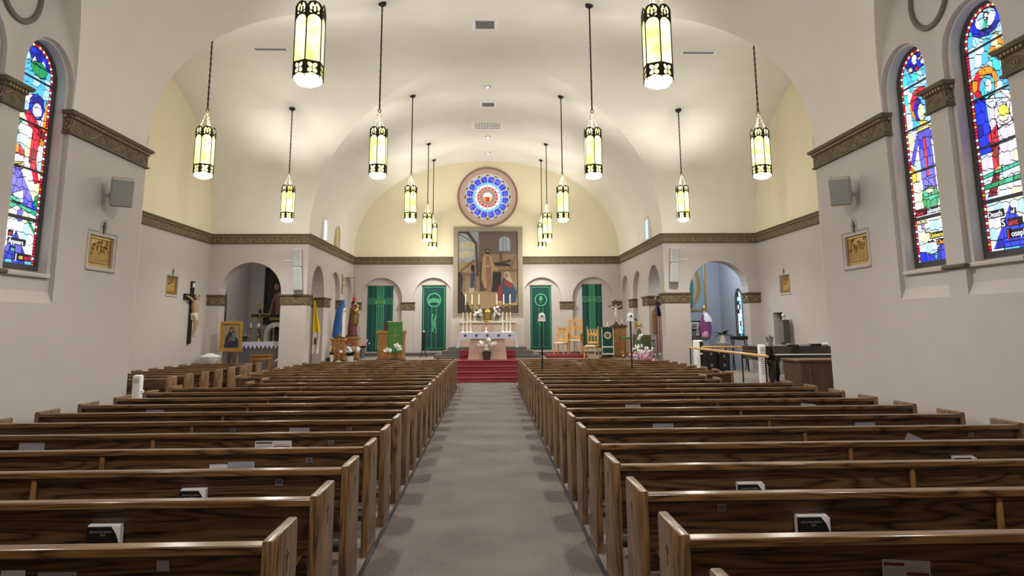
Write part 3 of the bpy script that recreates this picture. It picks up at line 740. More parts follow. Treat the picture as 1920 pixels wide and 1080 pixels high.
# ------------------------------------------------------------------ hanging lanterns
mt, n_, l_, b_ = nt('lamp_glass'); M['lamp_glass'] = mt
tc_ = n_.new('ShaderNodeTexCoord'); oi_ = n_.new('ShaderNodeObjectInfo'); no_ = n_.new('ShaderNodeTexNoise'); no_.noise_dimensions = '4D'; no_.inputs['Scale'].default_value = 5; no_.inputs['Detail'].default_value = 3
wm_ = n_.new('ShaderNodeMath'); wm_.operation = 'MULTIPLY'; wm_.inputs[1].default_value = 50; l_.new(oi_.outputs['Random'], wm_.inputs[0]); l_.new(wm_.outputs[0], no_.inputs['W']); l_.new(tc_.outputs['Object'], no_.inputs['Vector'])
cr_ = n_.new('ShaderNodeValToRGB'); cr_.color_ramp.elements[0].position = .36; cr_.color_ramp.elements[1].position = .66; cr_.color_ramp.elements[0].color = S(248, 240, 110); cr_.color_ramp.elements[1].color = S(255, 254, 206)
l_.new(no_.outputs[0], cr_.inputs[0]); l_.new(cr_.outputs[0], b_.inputs['Emission Color']); b_.inputs['Emission Strength'].default_value = PANE_E; b_.inputs['Base Color'].default_value = (.05, .05, .04, 1)
emit('lamp_bowl', S(255, 255, 248), 3.0); emit('lamp_crown', S(255, 246, 196), 1.3)
LR = .165                              # apothem
def lantern():
    root = thing('pendant_lantern', 'lantern', 'lantern', (0, 0, 0))
    W2 = LR*math.tan(PI/6)
    out = [(-W2, .10)]+[(-W2+2*W2*k/12, .10-.035*math.sin(PI*k/12)**2*0-.03*abs(math.cos(PI*k/12))**2+.03) for k in range(1, 12)]+[(W2, .10), (W2, .985)]
    out += [(W2*math.cos(PI*k/10)*.98, .985+.085*math.sin(PI*k/10)) for k in range(1, 10)]+[(-W2, .985)]
    holes = []
    for a in range(4):
        an = PI/4+a*PI/2; c = (.040*math.cos(an), .195+.043*math.sin(an)); pt = []
        for k in range(10):
            t = 2*PI*k/10; x, y = .041*math.cos(t), .028*math.sin(t); pt.append((c[0]+x*math.cos(an)-y*math.sin(an), c[1]+x*math.sin(an)+y*math.cos(an)))
        holes.append(pt)
    holes.append(arch(0, W2-.008, .285, .80, 10))
    holes.append([(x, y) for x, y in ((-.055, .935), (-.068, .985), (-.045, 1.03), (-.02, 1.045), (-.012, 1.0), (-.035, .985), (-.03, .95))])
    holes.append([(-x, y) for x, y in holes[-1]])
    holes.append([(0, .915), (.018, .945), (.012, .99), (0, 1.03), (-.012, .99), (-.018, .945)])
    holes.append([(.03, .895), (.065, .91), (.06, .93), (.04, .925)]); holes.append([(-x, y) for x, y in holes[-1]])
    fm = MB().plate(out, holes, .008, XZY @ T(0, 0, -LR-.004)).mesh('fretwork_panel', 'dark_iron')
    pm = MB().plate([(x*.94, y) for x, y in out], [], .004, XZY @ T(0, 0, -LR+.006)).mesh('glass_panel', 'lamp_glass')
    for k in range(6):
        f = link('fretwork_panel', fm, root); f.rotation_euler = (0, 0, PI/6+k*PI/3)
        g = link('glass_panel', pm, root); g.rotation_euler = (0, 0, PI/6+k*PI/3)
    mb = MB()
    for k in range(6):
        a = k*PI/3-PI/2+PI/3
        c = (LR/math.cos(PI/6)*math.cos(a), LR/math.cos(PI/6)*math.sin(a)); mb.tube([(c[0], c[1], .07), (c[0], c[1], 1.0)], .006, 5)
    mb.build('corner_bars', 'dark_iron', root)
    MB().lathe([(.04, 0.0), (.12, .015), (.175, .05), (.18, .09), (.16, .10)], 6, mx=Matrix.Rotation(PI/6, 4, 'Z')).build('glass_bowl', 'lamp_bowl', root)
    # three short chains to a ring, long chain to the ceiling rose
    def chain(mb, a, b, ln, r, wd):
        a, b = Vector(a), Vector(b); d = b-a; n = max(2, round(d.length/ln)); st = d/n; u = d.normalized(); p = u.orthogonal().normalized(); q = u.cross(p)
        for i in range(n):
            w_ = p if i % 2 else q; c = a+st*(i+.5); h = st.length*.62
            mb.tube([c+u*h*math.cos(2*PI*k/8)+w_*wd*math.sin(2*PI*k/8) for k in range(8)], r, 4, closed=True)
    for k in range(3):
        a = PI/2+k*2*PI/3; mb = MB(); chain(mb, (.148*math.cos(a), .148*math.sin(a), .95), (.012*math.cos(a), .012*math.sin(a), 1.42), .045, .006, .014)
        mb.build('side_chain', 'chain_gold', root)
    MB().tube([(.03*math.cos(2*PI*k/12), 0, 1.44+.03*math.sin(2*PI*k/12)) for k in range(12)], .008, 5, closed=True).build('chain_ring', 'dark_iron', root)
    return root, chain
lan, chain = lantern()
chain_mesh = {}
def hang(root, x, y, z, label, group):
    root.location = (x, y, z); root['label'] = label; root['group'] = group
    zc = max(vz(x, NX) if abs(x) <= NX else 0, vz(y-YC, HY) if abs(y-YC) <= HY else 0)
    L = round(zc-z-1.46, 3)
    if L not in chain_mesh:
        mb = MB(); chain(mb, (0, 0, 1.46), (0, 0, 1.46+L), .062, .0075, .017); mb.tube([(0, 0, 1.46), (0, 0, 1.46+L)], .006, 5)
        chain_mesh[L] = mb.mesh('long_chain', 'dark_iron', True)
        mb = MB(); mb.lathe([(.03, -.07), (.05, -.05), (.085, -.03), (.09, .02)], 14); chain_mesh[(L, 'c')] = mb.mesh('ceiling_rose', 'dark_iron', True)
    link('long_chain', chain_mesh[L], root); link('ceiling_rose', chain_mesh[(L, 'c')], root, (0, 0, 1.46+L))
    for nm, zz, pw, tp in (('lamp_up', .90, LAMP_UP, 'P'), ('lamp_down', -.10, LAMP_DOWN, 'D'), ('lamp_side', -.09, LAMP_SIDE, 'Q')):
        ld = bpy.data.lights.new(nm, 'SPOT' if tp == 'D' else 'POINT'); ld.energy = pw; ld.color = (1, .955, .88) if tp == 'P' else (1, .95, .88)
        if tp == 'D': ld.spot_size = math.radians(150); ld.spot_blend = .7
        ld.shadow_soft_size = .07 if tp == 'P' else .09
        lo = bpy.data.objects.new(nm, ld); COL.objects.link(lo); lo.parent = root; lo.location = (0, 0, zz)
ZL = 4.82
spots = []
for y, lb in ((8.55, 'lantern over the front nave pews, beside the stained glass windows'), (14.2, 'lantern over the middle pews at the start of the crossing'), (20.3, 'lantern over the last pew rows before the altar steps'),
              (25.9, 'lantern hanging over the sanctuary platform'), (28.5, 'lantern hanging beside the altar painting')):
    for x in (-2.2, 2.2): spots.append((x, y, lb))
for y, lb in ((14.2, 'lantern over the near part of the transept'), (20.25, 'lantern in front of the chapel arch in the transept')):
    for x in (-5.7, 5.7): spots.append((x, y, lb))
for y in (2.6,):  # extra pair added out of view to light the rear pews
    for x in (-2.2, 2.2): spots.append((x, y, 'lantern added out of view to light the rear nave pews'))
GRP = 'hexagonal pendant lanterns'
for i, (x, y, lb) in enumerate(spots):
    r = lan if i == len(spots)-1 else copy_tree(lan)
    side = 'left' if x < 0 else 'right'
    hang(r, x, y, ZL+(.1 if y > 25 else 0), ('%s-side yellow glass iron ' % ('lectern' if x < 0 else 'piano'))+lb, GRP)

# ------------------------------------------------------------------ pews
PL = 4.41; PEWX = .946+PL/2
def pew_meshes(L):
    h = L/2
    mb = MB(); prof = rect(0, .44, 0, .88)
    d = {}
    mb.rbox(-.028, .028, 0, .44, .055, .882, .012, 2); mb.box(-.03, .03, -.003, .443, 0, .07); d['end'] = mb.mesh('pew_end', 'oak_z', True, 40)
    mb = MB(); 
    mb.box(-.0006, .0006, -.012, .012, -.055, .055); mb.box(-.0006, .0006, -.033, .033, .012, .034); d['cross'] = mb.mesh('carved_cross', 'pot_dark')
    mb = MB(); mb.add([(-h+.05, .04, .84), (h-.05, .04, .84), (h-.05, .06, .84), (-h+.05, .06, .84), (-h+.05, .12, .40), (h-.05, .12, .40), (h-.05, .14, .40), (-h+.05, .14, .40)],
                      [(0, 3, 2, 1), (4, 5, 6, 7), (0, 1, 5, 4), (2, 3, 7, 6), (0, 4, 7, 3), (1, 2, 6, 5)]); d['back'] = mb.mesh('backrest', 'oak_x')
    mb = MB(); mb.rbox(-h+.05, h-.05, .002, .085, .818, .862, .006, 1); d['rail'] = mb.mesh('top_rail', 'oak_rail', True, 40)
    mb = MB(); mb.rbox(-h+.05, h-.05, .10, .45, .40, .44, .01); d['seat'] = mb.mesh('seat', 'oak_x')
    mb = MB(); mb.rbox(-h+.12, h-.12, -.30, -.16, .13, .19, .015); d['kneeler'] = mb.mesh('kneeler', 'pot_dark')
    mb = MB(); mb.tube([(0, -.2, .13), (0, -.2, .03), (0, .12, .10), (0, .12, .40)], .012, 6); d['kneeler_bracket'] = mb.mesh('kneeler_bracket', 'steel')
    mb = MB(); mb.rbox(-.019, .019, .02, .05, .44, .815, .006); mb.lathe([(.007, 0), (.007, .003)], 8, mx=T(0, .018, .74) @ Matrix.Rotation(-PI/2, 4, 'X')); d['brace'] = mb.mesh('back_brace', 'oak_brace')
    mb = MB(); mb.rbox(-h+.1, h-.1, -.06, .09, .515, .53, .004); mb.rbox(-h+.1, h-.1, -.064, -.052, .53, .60, .004); d['rack'] = mb.mesh('book_rack', 'oak_x')
    mb = MB(); mb.rbox(-.02, .02, .1, .44, 0, .41, .006); d['support'] = mb.mesh('seat_support', 'oak_z')
    return d
cache = {}
def pew(x0, x1, y, label, group, first=None):
    L = round(abs(x1-x0), 3)
    if L not in cache: cache[L] = pew_meshes(L)
    d = cache[L]; r = thing('pew', label, 'pew', ((x0+x1)/2, y, 0), 0, group); h = L/2
    for sx in (-1, 1):
        e = link('pew_end', d['end'], r, (sx*(h-.028), 0, 0)); link('carved_cross', d['cross'], e, (sx*.0283, .25, .72))
    link('backrest', d['back'], r); link('top_rail', d['rail'], r); link('seat', d['seat'], r); link('kneeler', d['kneeler'], r); link('book_rack', d['rack'], r)
    for sx in (-.8, .8): link('kneeler_bracket', d['kneeler_bracket'], r, (sx*h, 0, 0))
    link('back_brace', d['brace'], r); link('seat_support', d['support'], r)
    return r
ROWY = lambda i: 3.5387+.9*i
ORD = ['first', 'second', 'third', 'fourth', 'fifth', 'sixth', 'seventh', 'eighth', 'ninth', 'tenth', 'eleventh', 'twelfth', 'thirteenth', 'fourteenth', 'fifteenth', 'sixteenth', 'seventeenth', 'eighteenth', 'nineteenth', 'twentieth', 'twenty-first', 'twenty-second', 'twenty-third']
for i in range(-1, 22):
    nrow = 22-i
    for s in (-1, 1):
        xo = 5.36
        if i in (11, 12): xo = 4.39
        if i > 12: xo = 5.22
        if i == 20: xo = 4.9
        if i == 21: xo = 4.0
        where = 'lectern-side' if s < 0 else 'piano-side'
        pew(s*.946, s*xo, ROWY(i), 'dark oak %s pew, %s row back from the altar steps' % (where, ORD[nrow-1]), 'oak pews along the centre aisle')
for k in range(8):
    xo = -6.42
    pew(-6.42 if k < 6 else -6.55, -8.42, 14.95+.86*k, 'short oak pew in the transept below the large wall crucifix, %s row from the chapel' % ORD[7-k], 'short oak pews in the transept')

# ---- books, leaflets and stickers at the pew backs
def on_row(px, py, i, dy): return at(px, py, 1, ROWY(i)+dy)
def back_y(z): return .04+.08*(.84-z)/.44          # face of the sloping pew back at height z
def missal(px0, py0, px1, i, label, lean=.0):
    a = on_row(px0, py0, i, .04); b = on_row(px1, py0, i, .04); wd = max(.11, min(.20, b.x-a.x)); z1 = a.z; z0 = .53; h = z1-z0
    h = max(.12, h)
    r = thing('missal', label, 'book', ((a.x+b.x)/2, ROWY(i)+back_y(z0+h)+.0135, z0), 0, 'missals in the pew racks')
    mb = MB(); mb.rbox(-wd/2, wd/2, -.060, -.055, 0, h-.012, .002); mb.build('cover', 'black', r)
    mb = MB(); mb.rbox(-wd/2, wd/2, -.018, -.013, 0, h, .002); mb.build('back_cover', 'paper', r)
    mb = MB(); mb.rbox(-wd/2+.003, wd/2-.003, -.055, -.018, 0, h-.003, .002); mb.build('pages', 'paper', r)
    mb = MB(); mb.add([(wd*.25, -.062, h-.012), (wd/2+.004, -.062, h-.012), (wd/2+.004, -.062, h*.45), (wd*.40, -.064, h-.05), (wd*.25, -.056, h-.012), (wd/2+.004, -.056, h-.012), (wd/2+.004, -.056, h*.45)], [(0, 1, 2, 3), (4, 6, 5), (0, 4, 5, 1), (1, 5, 6, 2)]); mb.build('curled_page', 'paper', r)
    mb = MB(); text_mb(mb, 'BREAKING BREAD', wd*.083, XZY @ Matrix.Scale(-1, 4, (0, 0, 1)), .0004, 'CENTER'); mb.build('title', 'label_silver', r, loc=(-wd*.06, -.0608, h-.045))
    mb = MB(); text_mb(mb, '2024', wd*.083, XZY @ Matrix.Scale(-1, 4, (0, 0, 1)), .0004, 'CENTER'); mb.build('year', 'label_silver', r, loc=(0, -.0608, h-.062))
    return r
def leaflet(px0, py0, px1, i, label, mat='paper', hdr=False, rot=0, lines=True):
    a = on_row(px0, py0, i, .06); b = on_row(px1, py0, i, .06); wd = b.x-a.x; sn = abs(math.sin(rot))
    if sn > .3: wd = .19
    h = max(.1, (a.z-.53-wd*sn)/math.cos(rot)); zr = .53+wd/2*sn-(.001 if sn else 0); zt = zr+h*math.cos(rot)+wd/2*sn
    r = thing('leaflet', label, 'leaflet', ((a.x+b.x)/2, ROWY(i)+back_y(zt), zr), 0, 'leaflets in the pew racks')
    r.rotation_euler = (0, rot, 0)
    mb = MB(); mb.rbox(-wd/2, wd/2, -.003, 0, 0, h, .0012); mb.build('sheet', mat, r)
    if lines:
        mb = MB()
        for q in range(9): mb.box(-wd*.44, -wd*.04-(q % 3)*.01*wd*3, -.0035, -.003, h*.92-.012*q-.03, h*.92-.012*q-.026); mb.box(wd*.04, wd*.42-(q % 2)*.02*wd*3, -.0035, -.003, h*.92-.012*q-.02, h*.92-.012*q-.016)
        mb.build('print_lines', 'print_grey', r)
    if hdr:
        mb = MB(); mb.box(-wd*.47, -.01, -.0038, -.003, h-.028, h-.014); mb.box(0, wd*.46, -.0038, -.003, h-.068, h-.054); mb.build('headline_bars', 'print_maroon', r)
def sticker(px0, py0, px1, py1, i, label, inner=True, mat='label_silver'):
    a = on_row(px0, py0, i, .045); b = on_row(px1, py1, i, .05); zc = (a.z+b.z)/2; wd = b.x-a.x; h = a.z-b.z
    y = .04+.08*(.84-zc)/.44
    r = thing('sticker', label, 'sticker', ((a.x+b.x)/2, ROWY(i)+y-.001, zc-h/2), 0, 'square stickers on the pew backs')
    r.rotation_euler = (-math.atan(.08/.44)*-1, 0, 0)
    mb = MB(); mb.rbox(-wd/2, wd/2, -.0015, .001, 0, h, .0005); mb.build('plate', mat, r)
    if inner:
        mb = MB(); mb.box(-wd*.36, wd*.36, -.0022, -.0015, h*.14, h*.86); mb.build('inner_square', 'label_dark', r)
missal(168, 982, 230, 1, 'black missal with a curled page in the second-rearmost pew back, lectern side')
missal(340, 916, 388, 2, 'black missal standing in the rack of the pew row ahead of the curled missal')
missal(1491, 964, 1550, 1, 'black missal with bulging white pages on the sanctuary-chair side of the aisle')
missal(1381, 904, 1430, 2, 'black missal lying near the aisle, white page edges showing')
missal(1786, 855, 1826, 3, 'thick missal with white pages under the stained glass windows')
leaflet(1648, 1047, 1738, 0, 'grey leaflet with maroon headline bars leaning in the pew rack', 'paper_grey', True, .06)
leaflet(479, 826, 548, 4, 'open two-page leaflet with a maroon headline', 'paper', True)
leaflet(428, 866, 478, 3, 'lilac grey leaflet beside a white booklet', 'paper_grey', False)
leaflet(393, 871, 427, 3, 'small white booklet beside a lilac leaflet', 'paper', False, 0, False)
leaflet(543, 802, 581, 5, 'pale lilac leaflet in the rack two rows ahead of the open leaflet', 'paper_grey', False)
leaflet(38, 829, 86, 4, 'grey leaflet near the wall under the angel window', 'paper_grey', False, 0, False)
leaflet(275, 768, 309, 7, 'thin grey leaflet near the white tower fan', 'paper_grey', False, 0, False)
leaflet(1223, 794, 1262, 5, 'plain grey leaflet close to the aisle on the sanctuary-chair side', 'paper_grey', False)
leaflet(1676, 810, 1722, 4, 'tilted leaflet sticking up out of the pew rack', 'paper_grey', False, .45)
leaflet(1602, 792, 1640, 5, 'leaflet with a dark band in the pew rack under the wall speaker', 'paper_grey', False)
leaflet(1497, 755, 1525, 7, 'slanted white leaflet in the pew rack near the wooden cabinet', 'paper', False, .1)
leaflet(1172, 757, 1200, 7, 'small pale leaflet in the rack near the aisle, far rows', 'paper', False)
leaflet(4, 1069, 50, 0, 'white booklet at the very end of the rearmost pew back', 'paper', False, 0, False)
leaflet(72, 1073, 145, 0, 'wide grey booklet in the rearmost pew back', 'paper_grey', False, 0, False)
sticker(294, 1050, 317, 1071, 0, 'pale blue torn sticker on the rearmost pew back', False, 'paper_grey')
for q, (a, b, c, d, i) in enumerate(((516, 898, 530, 911, 2), (573, 857, 586, 868, 3), (615, 825, 626, 834, 4), (650, 801, 660, 808, 5), (432, 803, 442, 809, 5), (1345, 945, 1361, 958, 1), (1816, 811, 1826, 820, 4))):
    sticker(a, b, c, d, i, ['square silver sticker on the third pew back beside the black missal', 'square silver sticker beside the lilac leaflet row', 'square silver sticker beside the open leaflet', 'small square sticker near the aisle ahead of the open leaflet', 'small square sticker in the middle of its pew back',
            'crumpled square sticker near the aisle on the sanctuary-chair side', 'faint square sticker near the pew end under the stained glass'][q])
# ------------------------------------------------------------------ shared builders for the sanctuary
def gx(px, y): return at(px, 612, 1, y).x
def gz(py, y, px=915): return at(px, py, 1, y).z
for nm, c in (('sky_blue', (168, 182, 190)), ('cloud', (206, 196, 168)), ('umber', (92, 72, 60)), ('wall_tan', (156, 132, 104)), ('wall_shade', (118, 102, 92)), ('robe_cream', (196, 164, 110)), ('robe_pink', (160, 120, 108)), ('robe_red', (150, 62, 60)), ('robe_blue', (54, 78, 112)),
              ('veil', (196, 184, 156)), ('wood_paint', (136, 108, 76)), ('dark_paint', (52, 46, 46)), ('sand', (176, 152, 112)), ('skin_paint', (176, 132, 100)), ('hair_dark', (52, 38, 30)), ('gold_paint', (196, 158, 88)), ('teal_paint', (70, 140, 140)), ('rose_paint2', (196, 130, 140)), ('pale_blue_paint', (168, 200, 214)), ('navy_paint', (40, 46, 70)),
              ('mantle_blue', (40, 98, 168)), ('gown_white', (222, 216, 206)), ('gown_maroon', (118, 64, 60)), ('gown_purple', (132, 70, 118)), ('flag_yellow', (232, 200, 30)), ('flag_white', (226, 216, 206)), ('flag_red', (160, 40, 48)), ('flag_blue', (30, 40, 80)), ('blue_cloth', (70, 140, 210)), ('olive', (92, 92, 40)), ('note_green', (190, 220, 110)), ('grey_cloth', (110, 106, 104))):
    plain(nm, S(*(c if nm.startswith(('mantle', 'gown', 'flag', 'blue_cloth', 'olive', 'note', 'grey')) else tuple(v*.84 for v in c))), .75, var=.2 if c[0] < 215 else 0, scale=7)
plain('lamp_red', S(200, 20, 40), .2); 
def seg(a, b, n=8): return [Vector(a).lerp(Vector(b), i/n) for i in range(n+1)]
def picture(root, w, h, layers, fw=.12, frame='frame_silver', depth=.07, base='wall_shade', sub=True):
    """framed picture in local XZ (front = -y), origin bottom centre"""
    mb = MB(); mb.plate(rect(-w/2, w/2, 0, h), [rect(-w/2+fw, w/2-fw, fw, h-fw)], depth, XZY @ T(0, 0, -depth)); mb.build('frame', frame, root)
    if sub:
        mb = MB(); g = fw*.72; mb.plate(rect(-w/2+g, w/2-g, g, h-g), [rect(-w/2+g+fw*.18, w/2-g-fw*.18, g+fw*.18, h-g-fw*.18)], .02, XZY @ T(0, 0, -depth-.018)); mb.build('frame_bead', frame, root)
    iw, ih = w-2*fw, h-2*fw
    mb = MB(); mb.box(-iw/2-.01, iw/2+.01, -.02, -.005, fw-.01, h-fw+.01); cv = mb.build('canvas', base, root)
    mats = []; mb = MB()
    for k, (poly, mt) in enumerate(layers):
        if mt not in mats: mats.append(mt)
        mb.mat(mats.index(mt))
        pts = ccw([(-iw/2+u*iw, fw+v*ih) for u, v in poly])
        if len(pts) > 2: vs, fs = fill2d(pts, [], .0006); mb.add(vs, fs, XZY @ T(0, 0, -.0206-.0005*k))
    if mats: mb.build('painted_scene', mats, cv)
def figure_loft(mb, prof, n=20, fold=.0, nf=7, c=(0, 0)):
    """prof: (z, rx, ry, cx, cy)"""
    vs = []; fs = []
    for z, rx, ry, cx, cy in prof:
        for j in range(n):
            a = 2*PI*j/n; k = 1+fold*math.sin(nf*a+z*3)
            vs.append((c[0]+cx+rx*k*math.cos(a), c[1]+cy+ry*k*math.sin(a), z))
    m_ = len(prof)
    for i in range(m_-1): fs += [(i*n+j, i*n+(j+1) % n, (i+1)*n+(j+1) % n, (i+1)*n+j) for j in range(n)]
    fs += [tuple(range(n))[::-1], tuple(range((m_-1)*n, m_*n))]
    mb.add(vs, fs); return mb
def blossoms(pts, r, mat, root, name='blossoms', petals=5):
    mb = MB(); rnd = random.Random(len(pts)*7+3)
    for p in pts:
        d = Vector((rnd.uniform(-1, 1), rnd.uniform(-1.4, .3), rnd.uniform(-.3, 1))).normalized(); a = d.orthogonal().normalized(); b = d.cross(a); rr = r*rnd.uniform(.8, 1.2)
        mb.ell(tuple(Vector(p)+d*rr*.2), rr*.32, 5, 4)
        for k in range(petals):
            t = 2*PI*k/petals; c = Vector(p)+(a*math.cos(t)+b*math.sin(t))*rr*.6
            u = (a*math.cos(t)+b*math.sin(t)); v = d.cross(u)
            mb.add([c-u*rr*.6, c+v*rr*.42+d*rr*.12, c+u*rr*.55+d*rr*.2, c-v*rr*.42+d*rr*.12, c+d*rr*.05], [(0, 1, 4), (1, 2, 4), (2, 3, 4), (3, 0, 4)])
    return mb.build(name, mat, root)
def leaves(c, n, ln, spread, root, seed=1, mat='leaf', up=.7, wd=.16):
    mb = MB(); rnd = random.Random(seed)
    for i in range(n):
        a = rnd.uniform(0, 2*PI); e = rnd.uniform(up-.5, up+.5); l = ln*rnd.uniform(.6, 1.1)
        d = Vector((math.cos(a)*spread, math.sin(a)*spread, e)).normalized(); s = d.cross(Vector((0, 0, 1))).normalized()
        p0 = Vector(c); p1 = p0+d*l*.5; p2 = p0+d*l+Vector((0, 0, -.25*l))
        mb.add([p0, p1+s*l*wd, p1-s*l*wd, p2, p1-Vector((0, 0, .03*l))], [(0, 1, 4), (0, 4, 2), (1, 3, 4), (4, 3, 2)])
    return mb.build('leaves', mat, root)
def orchid(name, label, loc, h, stems, pot_r=.13, pot_h=.2, pot='pot_dark', s=1.0, seed=3):
    r = thing(name, label, 'orchid', loc, 0, None); rnd = random.Random(seed)
    mb = MB(); mb.lathe([(pot_r*.75, 0), (pot_r*.85, pot_h*.4), (pot_r, pot_h*.95), (pot_r*1.04, pot_h), (pot_r*.9, pot_h), (pot_r*.85, pot_h*.9)], 14); mb.build('pot', pot, r, True)
    leaves((0, 0, pot_h*.9), 9, .22*s, 1, r, seed, up=.35)
    for dx, top in stems:
        pts = [Vector((0, 0, pot_h*.8)), Vector((dx*.25, 0, h*.5)), Vector((dx*.6, -.01, top*.92)), Vector((dx*.85, -.03, top)), Vector((dx*1.2, -.05, top*.96))]
        mb = MB(); mb.tube(pts, .006*s+.002, 5); mb.build('stem', 'leaf', r)
        bp = [tuple(pts[2].lerp(pts[4], t)+Vector((rnd.uniform(-.05, .05), rnd.uniform(-.05, .0), rnd.uniform(-.06, .05)))*s) for t in [k/6 for k in range(7)]]
        blossoms(bp, .055*s, 'flower_white', r)
    return r
def candlestick(root, h, ch, mat='brass', s=1.0):
    mb = MB(); b = h-ch
    mb.lathe([(.075*s, 0), (.07*s, .02), (.03*s, .05), (.018*s, b*.2), (.035*s, b*.32), (.018*s, b*.42), (.022*s, b*.7), (.032*s, b*.82), (.015*s, b*.9), (.05*s, b*.97), (.05*s, b)], 10); mb.build('stick', mat, root, True)
    mb = MB(); mb.lathe([(.02*s, b), (.02*s, h-.01), (.008*s, h)], 8); mb.build('candle', 'wax', root, True)

# ------------------------------------------------------------------ reredos, painting, high altar shelf
r = thing('altar_reredos', 'pale stone reredos block carrying the marble candle shelf', 'reredos', (0, 29.85, 1.08))
MB().box(-1.5, 1.5, -.55, .0, 0, 1.12).build('stone_block', 'marble', r)
MB().rbox(-1.06, 1.06, -1.0, -.55, 0, .90, .01).build('shelf_base', 'marble_pink', r)
for k in range(5):
    x = -.84+.42*k; MB().rbox(x-.17, x+.17, -1.012, -.99, .42, .82, .006).build('panel', 'marble' if k % 2 else 'marble_pink', r)
MB().rbox(-1.12, 1.12, -1.06, -.5, .90, 1.0, .02).build('shelf_top', 'marble', r)
PT_Y = 29.78
x0, x1 = gx(849, PT_Y), gx(981, PT_Y); z0, z1 = 2.20, gz(425, PT_Y)
r = thing('altar_painting', 'tall silver-framed painting of a bearded man in a workshop above the altar', 'painting', ((x0+x1)/2, 29.90, z0))
picture(r, x1-x0, z1-z0, [
    (rect(0, 1, 0, 1), 'wall_tan'), (rect(.3, 1, .5, 1), 'wall_shade'), (rect(.42, 1, .3, .72), 'wall_tan'), (rect(0, .34, .5, 1), 'sky_blue'), (E_(.16, .83, .17, .05), 'cloud'), (E_(.1, .72, .16, .05), 'cloud'), ([(0, .60), (.08, .66), (.14, .62), (.24, .64), (.33, .6), (.33, .5), (0, .5)], 'sand'),
    ([(.0, 1), (.18, 1), (.32, .86), (.35, .45), (.30, .45), (.28, .84), (.14, .97), (0, .985)], 'umber'), ([(0, .98), (.28, .86), (.28, .855), (0, .97)], 'dark_paint'), (arch(.78, .095, .76, .88, 10, .06), 'sky_blue'), (rect(.75, .756, .76, .93), 'dark_paint'), (rect(.80, .806, .76, .93), 'dark_paint'),
    ([(.0, .28), (1, .24), (1, 0), (0, 0)], 'sand'), ([(.0, .5), (.1, .5), (.06, .28), (.22, .04), (.3, 0), (0, 0)], 'dark_paint'), ([(.3, .05), (.7, .08), (1, .10), (1, 0), (.2, 0)], 'umber'), (rect(.36, .56, .27, .62), 'umber'), (rect(.56, .72, .26, .5), 'dark_paint'),
    ([(.06, .5), (.25, .48), (.25, .46), (.06, .46)], 'wood_paint'), (rect(.08, .12, .26, .5), 'wood_paint'), (rect(.26, .3, .3, .5), 'wood_paint'), ([(.02, .52), (.26, .66), (.29, .63), (.05, .5)], 'wood_paint'), ([(.20, .3), (.22, .48), (.27, .52), (.28, .44), (.25, .28)], 'robe_blue'), (E_(.245, .55, .035, .045), 'dark_paint'), (rect(.18, .27, .25, .31), 'veil'),
    ([(.39, .42), (.41, .68), (.47, .72), (.55, .70), (.60, .58), (.68, .54), (.66, .52), (.58, .52), (.57, .32), (.44, .30)], 'robe_cream'), ([(.46, .70), (.53, .70), (.57, .32), (.55, .26), (.48, .26), (.47, .44)], 'robe_pink'), (E_(.495, .755, .045, .035), 'hair_dark'), (E_(.495, .752, .028, .026), 'skin_paint'), (E_(.495, .735, .026, .016), 'hair_dark'), (rect(.47, .53, .57, .585), 'cloud'), (rect(.44, .5, .25, .28), 'skin_paint'),
    ([(.66, .52), (1, .54), (1, .51), (.66, .5)], 'wood_paint'), ([(.66, .62), (.88, .66), (.90, .63), (.68, .58)], 'umber'), (rect(.70, .73, .64, .74), 'umber'), ([(.86, .54), (.95, .72), (.97, .72), (.90, .54)], 'wood_paint'), ([(.6, .62), (.85, .6), (.88, .57), (.62, .58)], 'dark_paint'),
    ([(.72, .18), (.74, .40), (.80, .46), (.88, .44), (.92, .34), (.98, .26), (.96, .14), (.80, .12)], 'robe_blue'), ([(.66, .14), (.67, .32), (.74, .36), (.74, .14)], 'robe_red'), ([(.76, .38), (.80, .42), (.90, .40), (.90, .30), (.80, .32)], 'robe_red'), (E_(.815, .46, .055, .05), 'veil'), (E_(.805, .455, .03, .032), 'skin_paint'), ([(.78, .42), (.88, .44), (.92, .36), (.86, .38)], 'veil'), (rect(.66, .72, .12, .15), 'cloud')],
    .20, 'frame_silver', .09)
r = thing('tabernacle', 'small ornate golden tabernacle between two flower bouquets', 'tabernacle', (gx(914.5, 29.1), 29.15, 2.08))
MB().rbox(-.13, .13, -.11, .11, .05, .36, .02).build('body', 'brass', r); MB().lathe([(.145, .36), (.13, .40), (.10, .45), (.04, .5), (.01, .56)], 12).build('dome', 'gold', r, True)
MB().plate(arch(0, .10, .08, .24, 10), [], .012, XZY @ T(0, 0, -.118)).build('door', 'brass', r); MB().box(-.165, .165, -.13, .13, 0, .05).build('plinth', 'gold', r)
for k in range(3): MB().tube([(.05*math.cos(2*PI*q/12), -.122, .12+.09*k+.03*math.sin(2*PI*q/12)) for q in range(12)], .008, 5, closed=True).build('relief_ring', 'gold', r, True)
for sx in (-1, 1): MB().tube([(sx*.145, -.1, .05), (sx*.15, -.1, .2), (sx*.14, -.1, .38), (sx*.15, -.1, .46)], [.018, .013, .016, .005], 8).build('side_column', 'brass', r, True)
tallx = [873, 885, 898, 931.5, 944.5, 956.5]
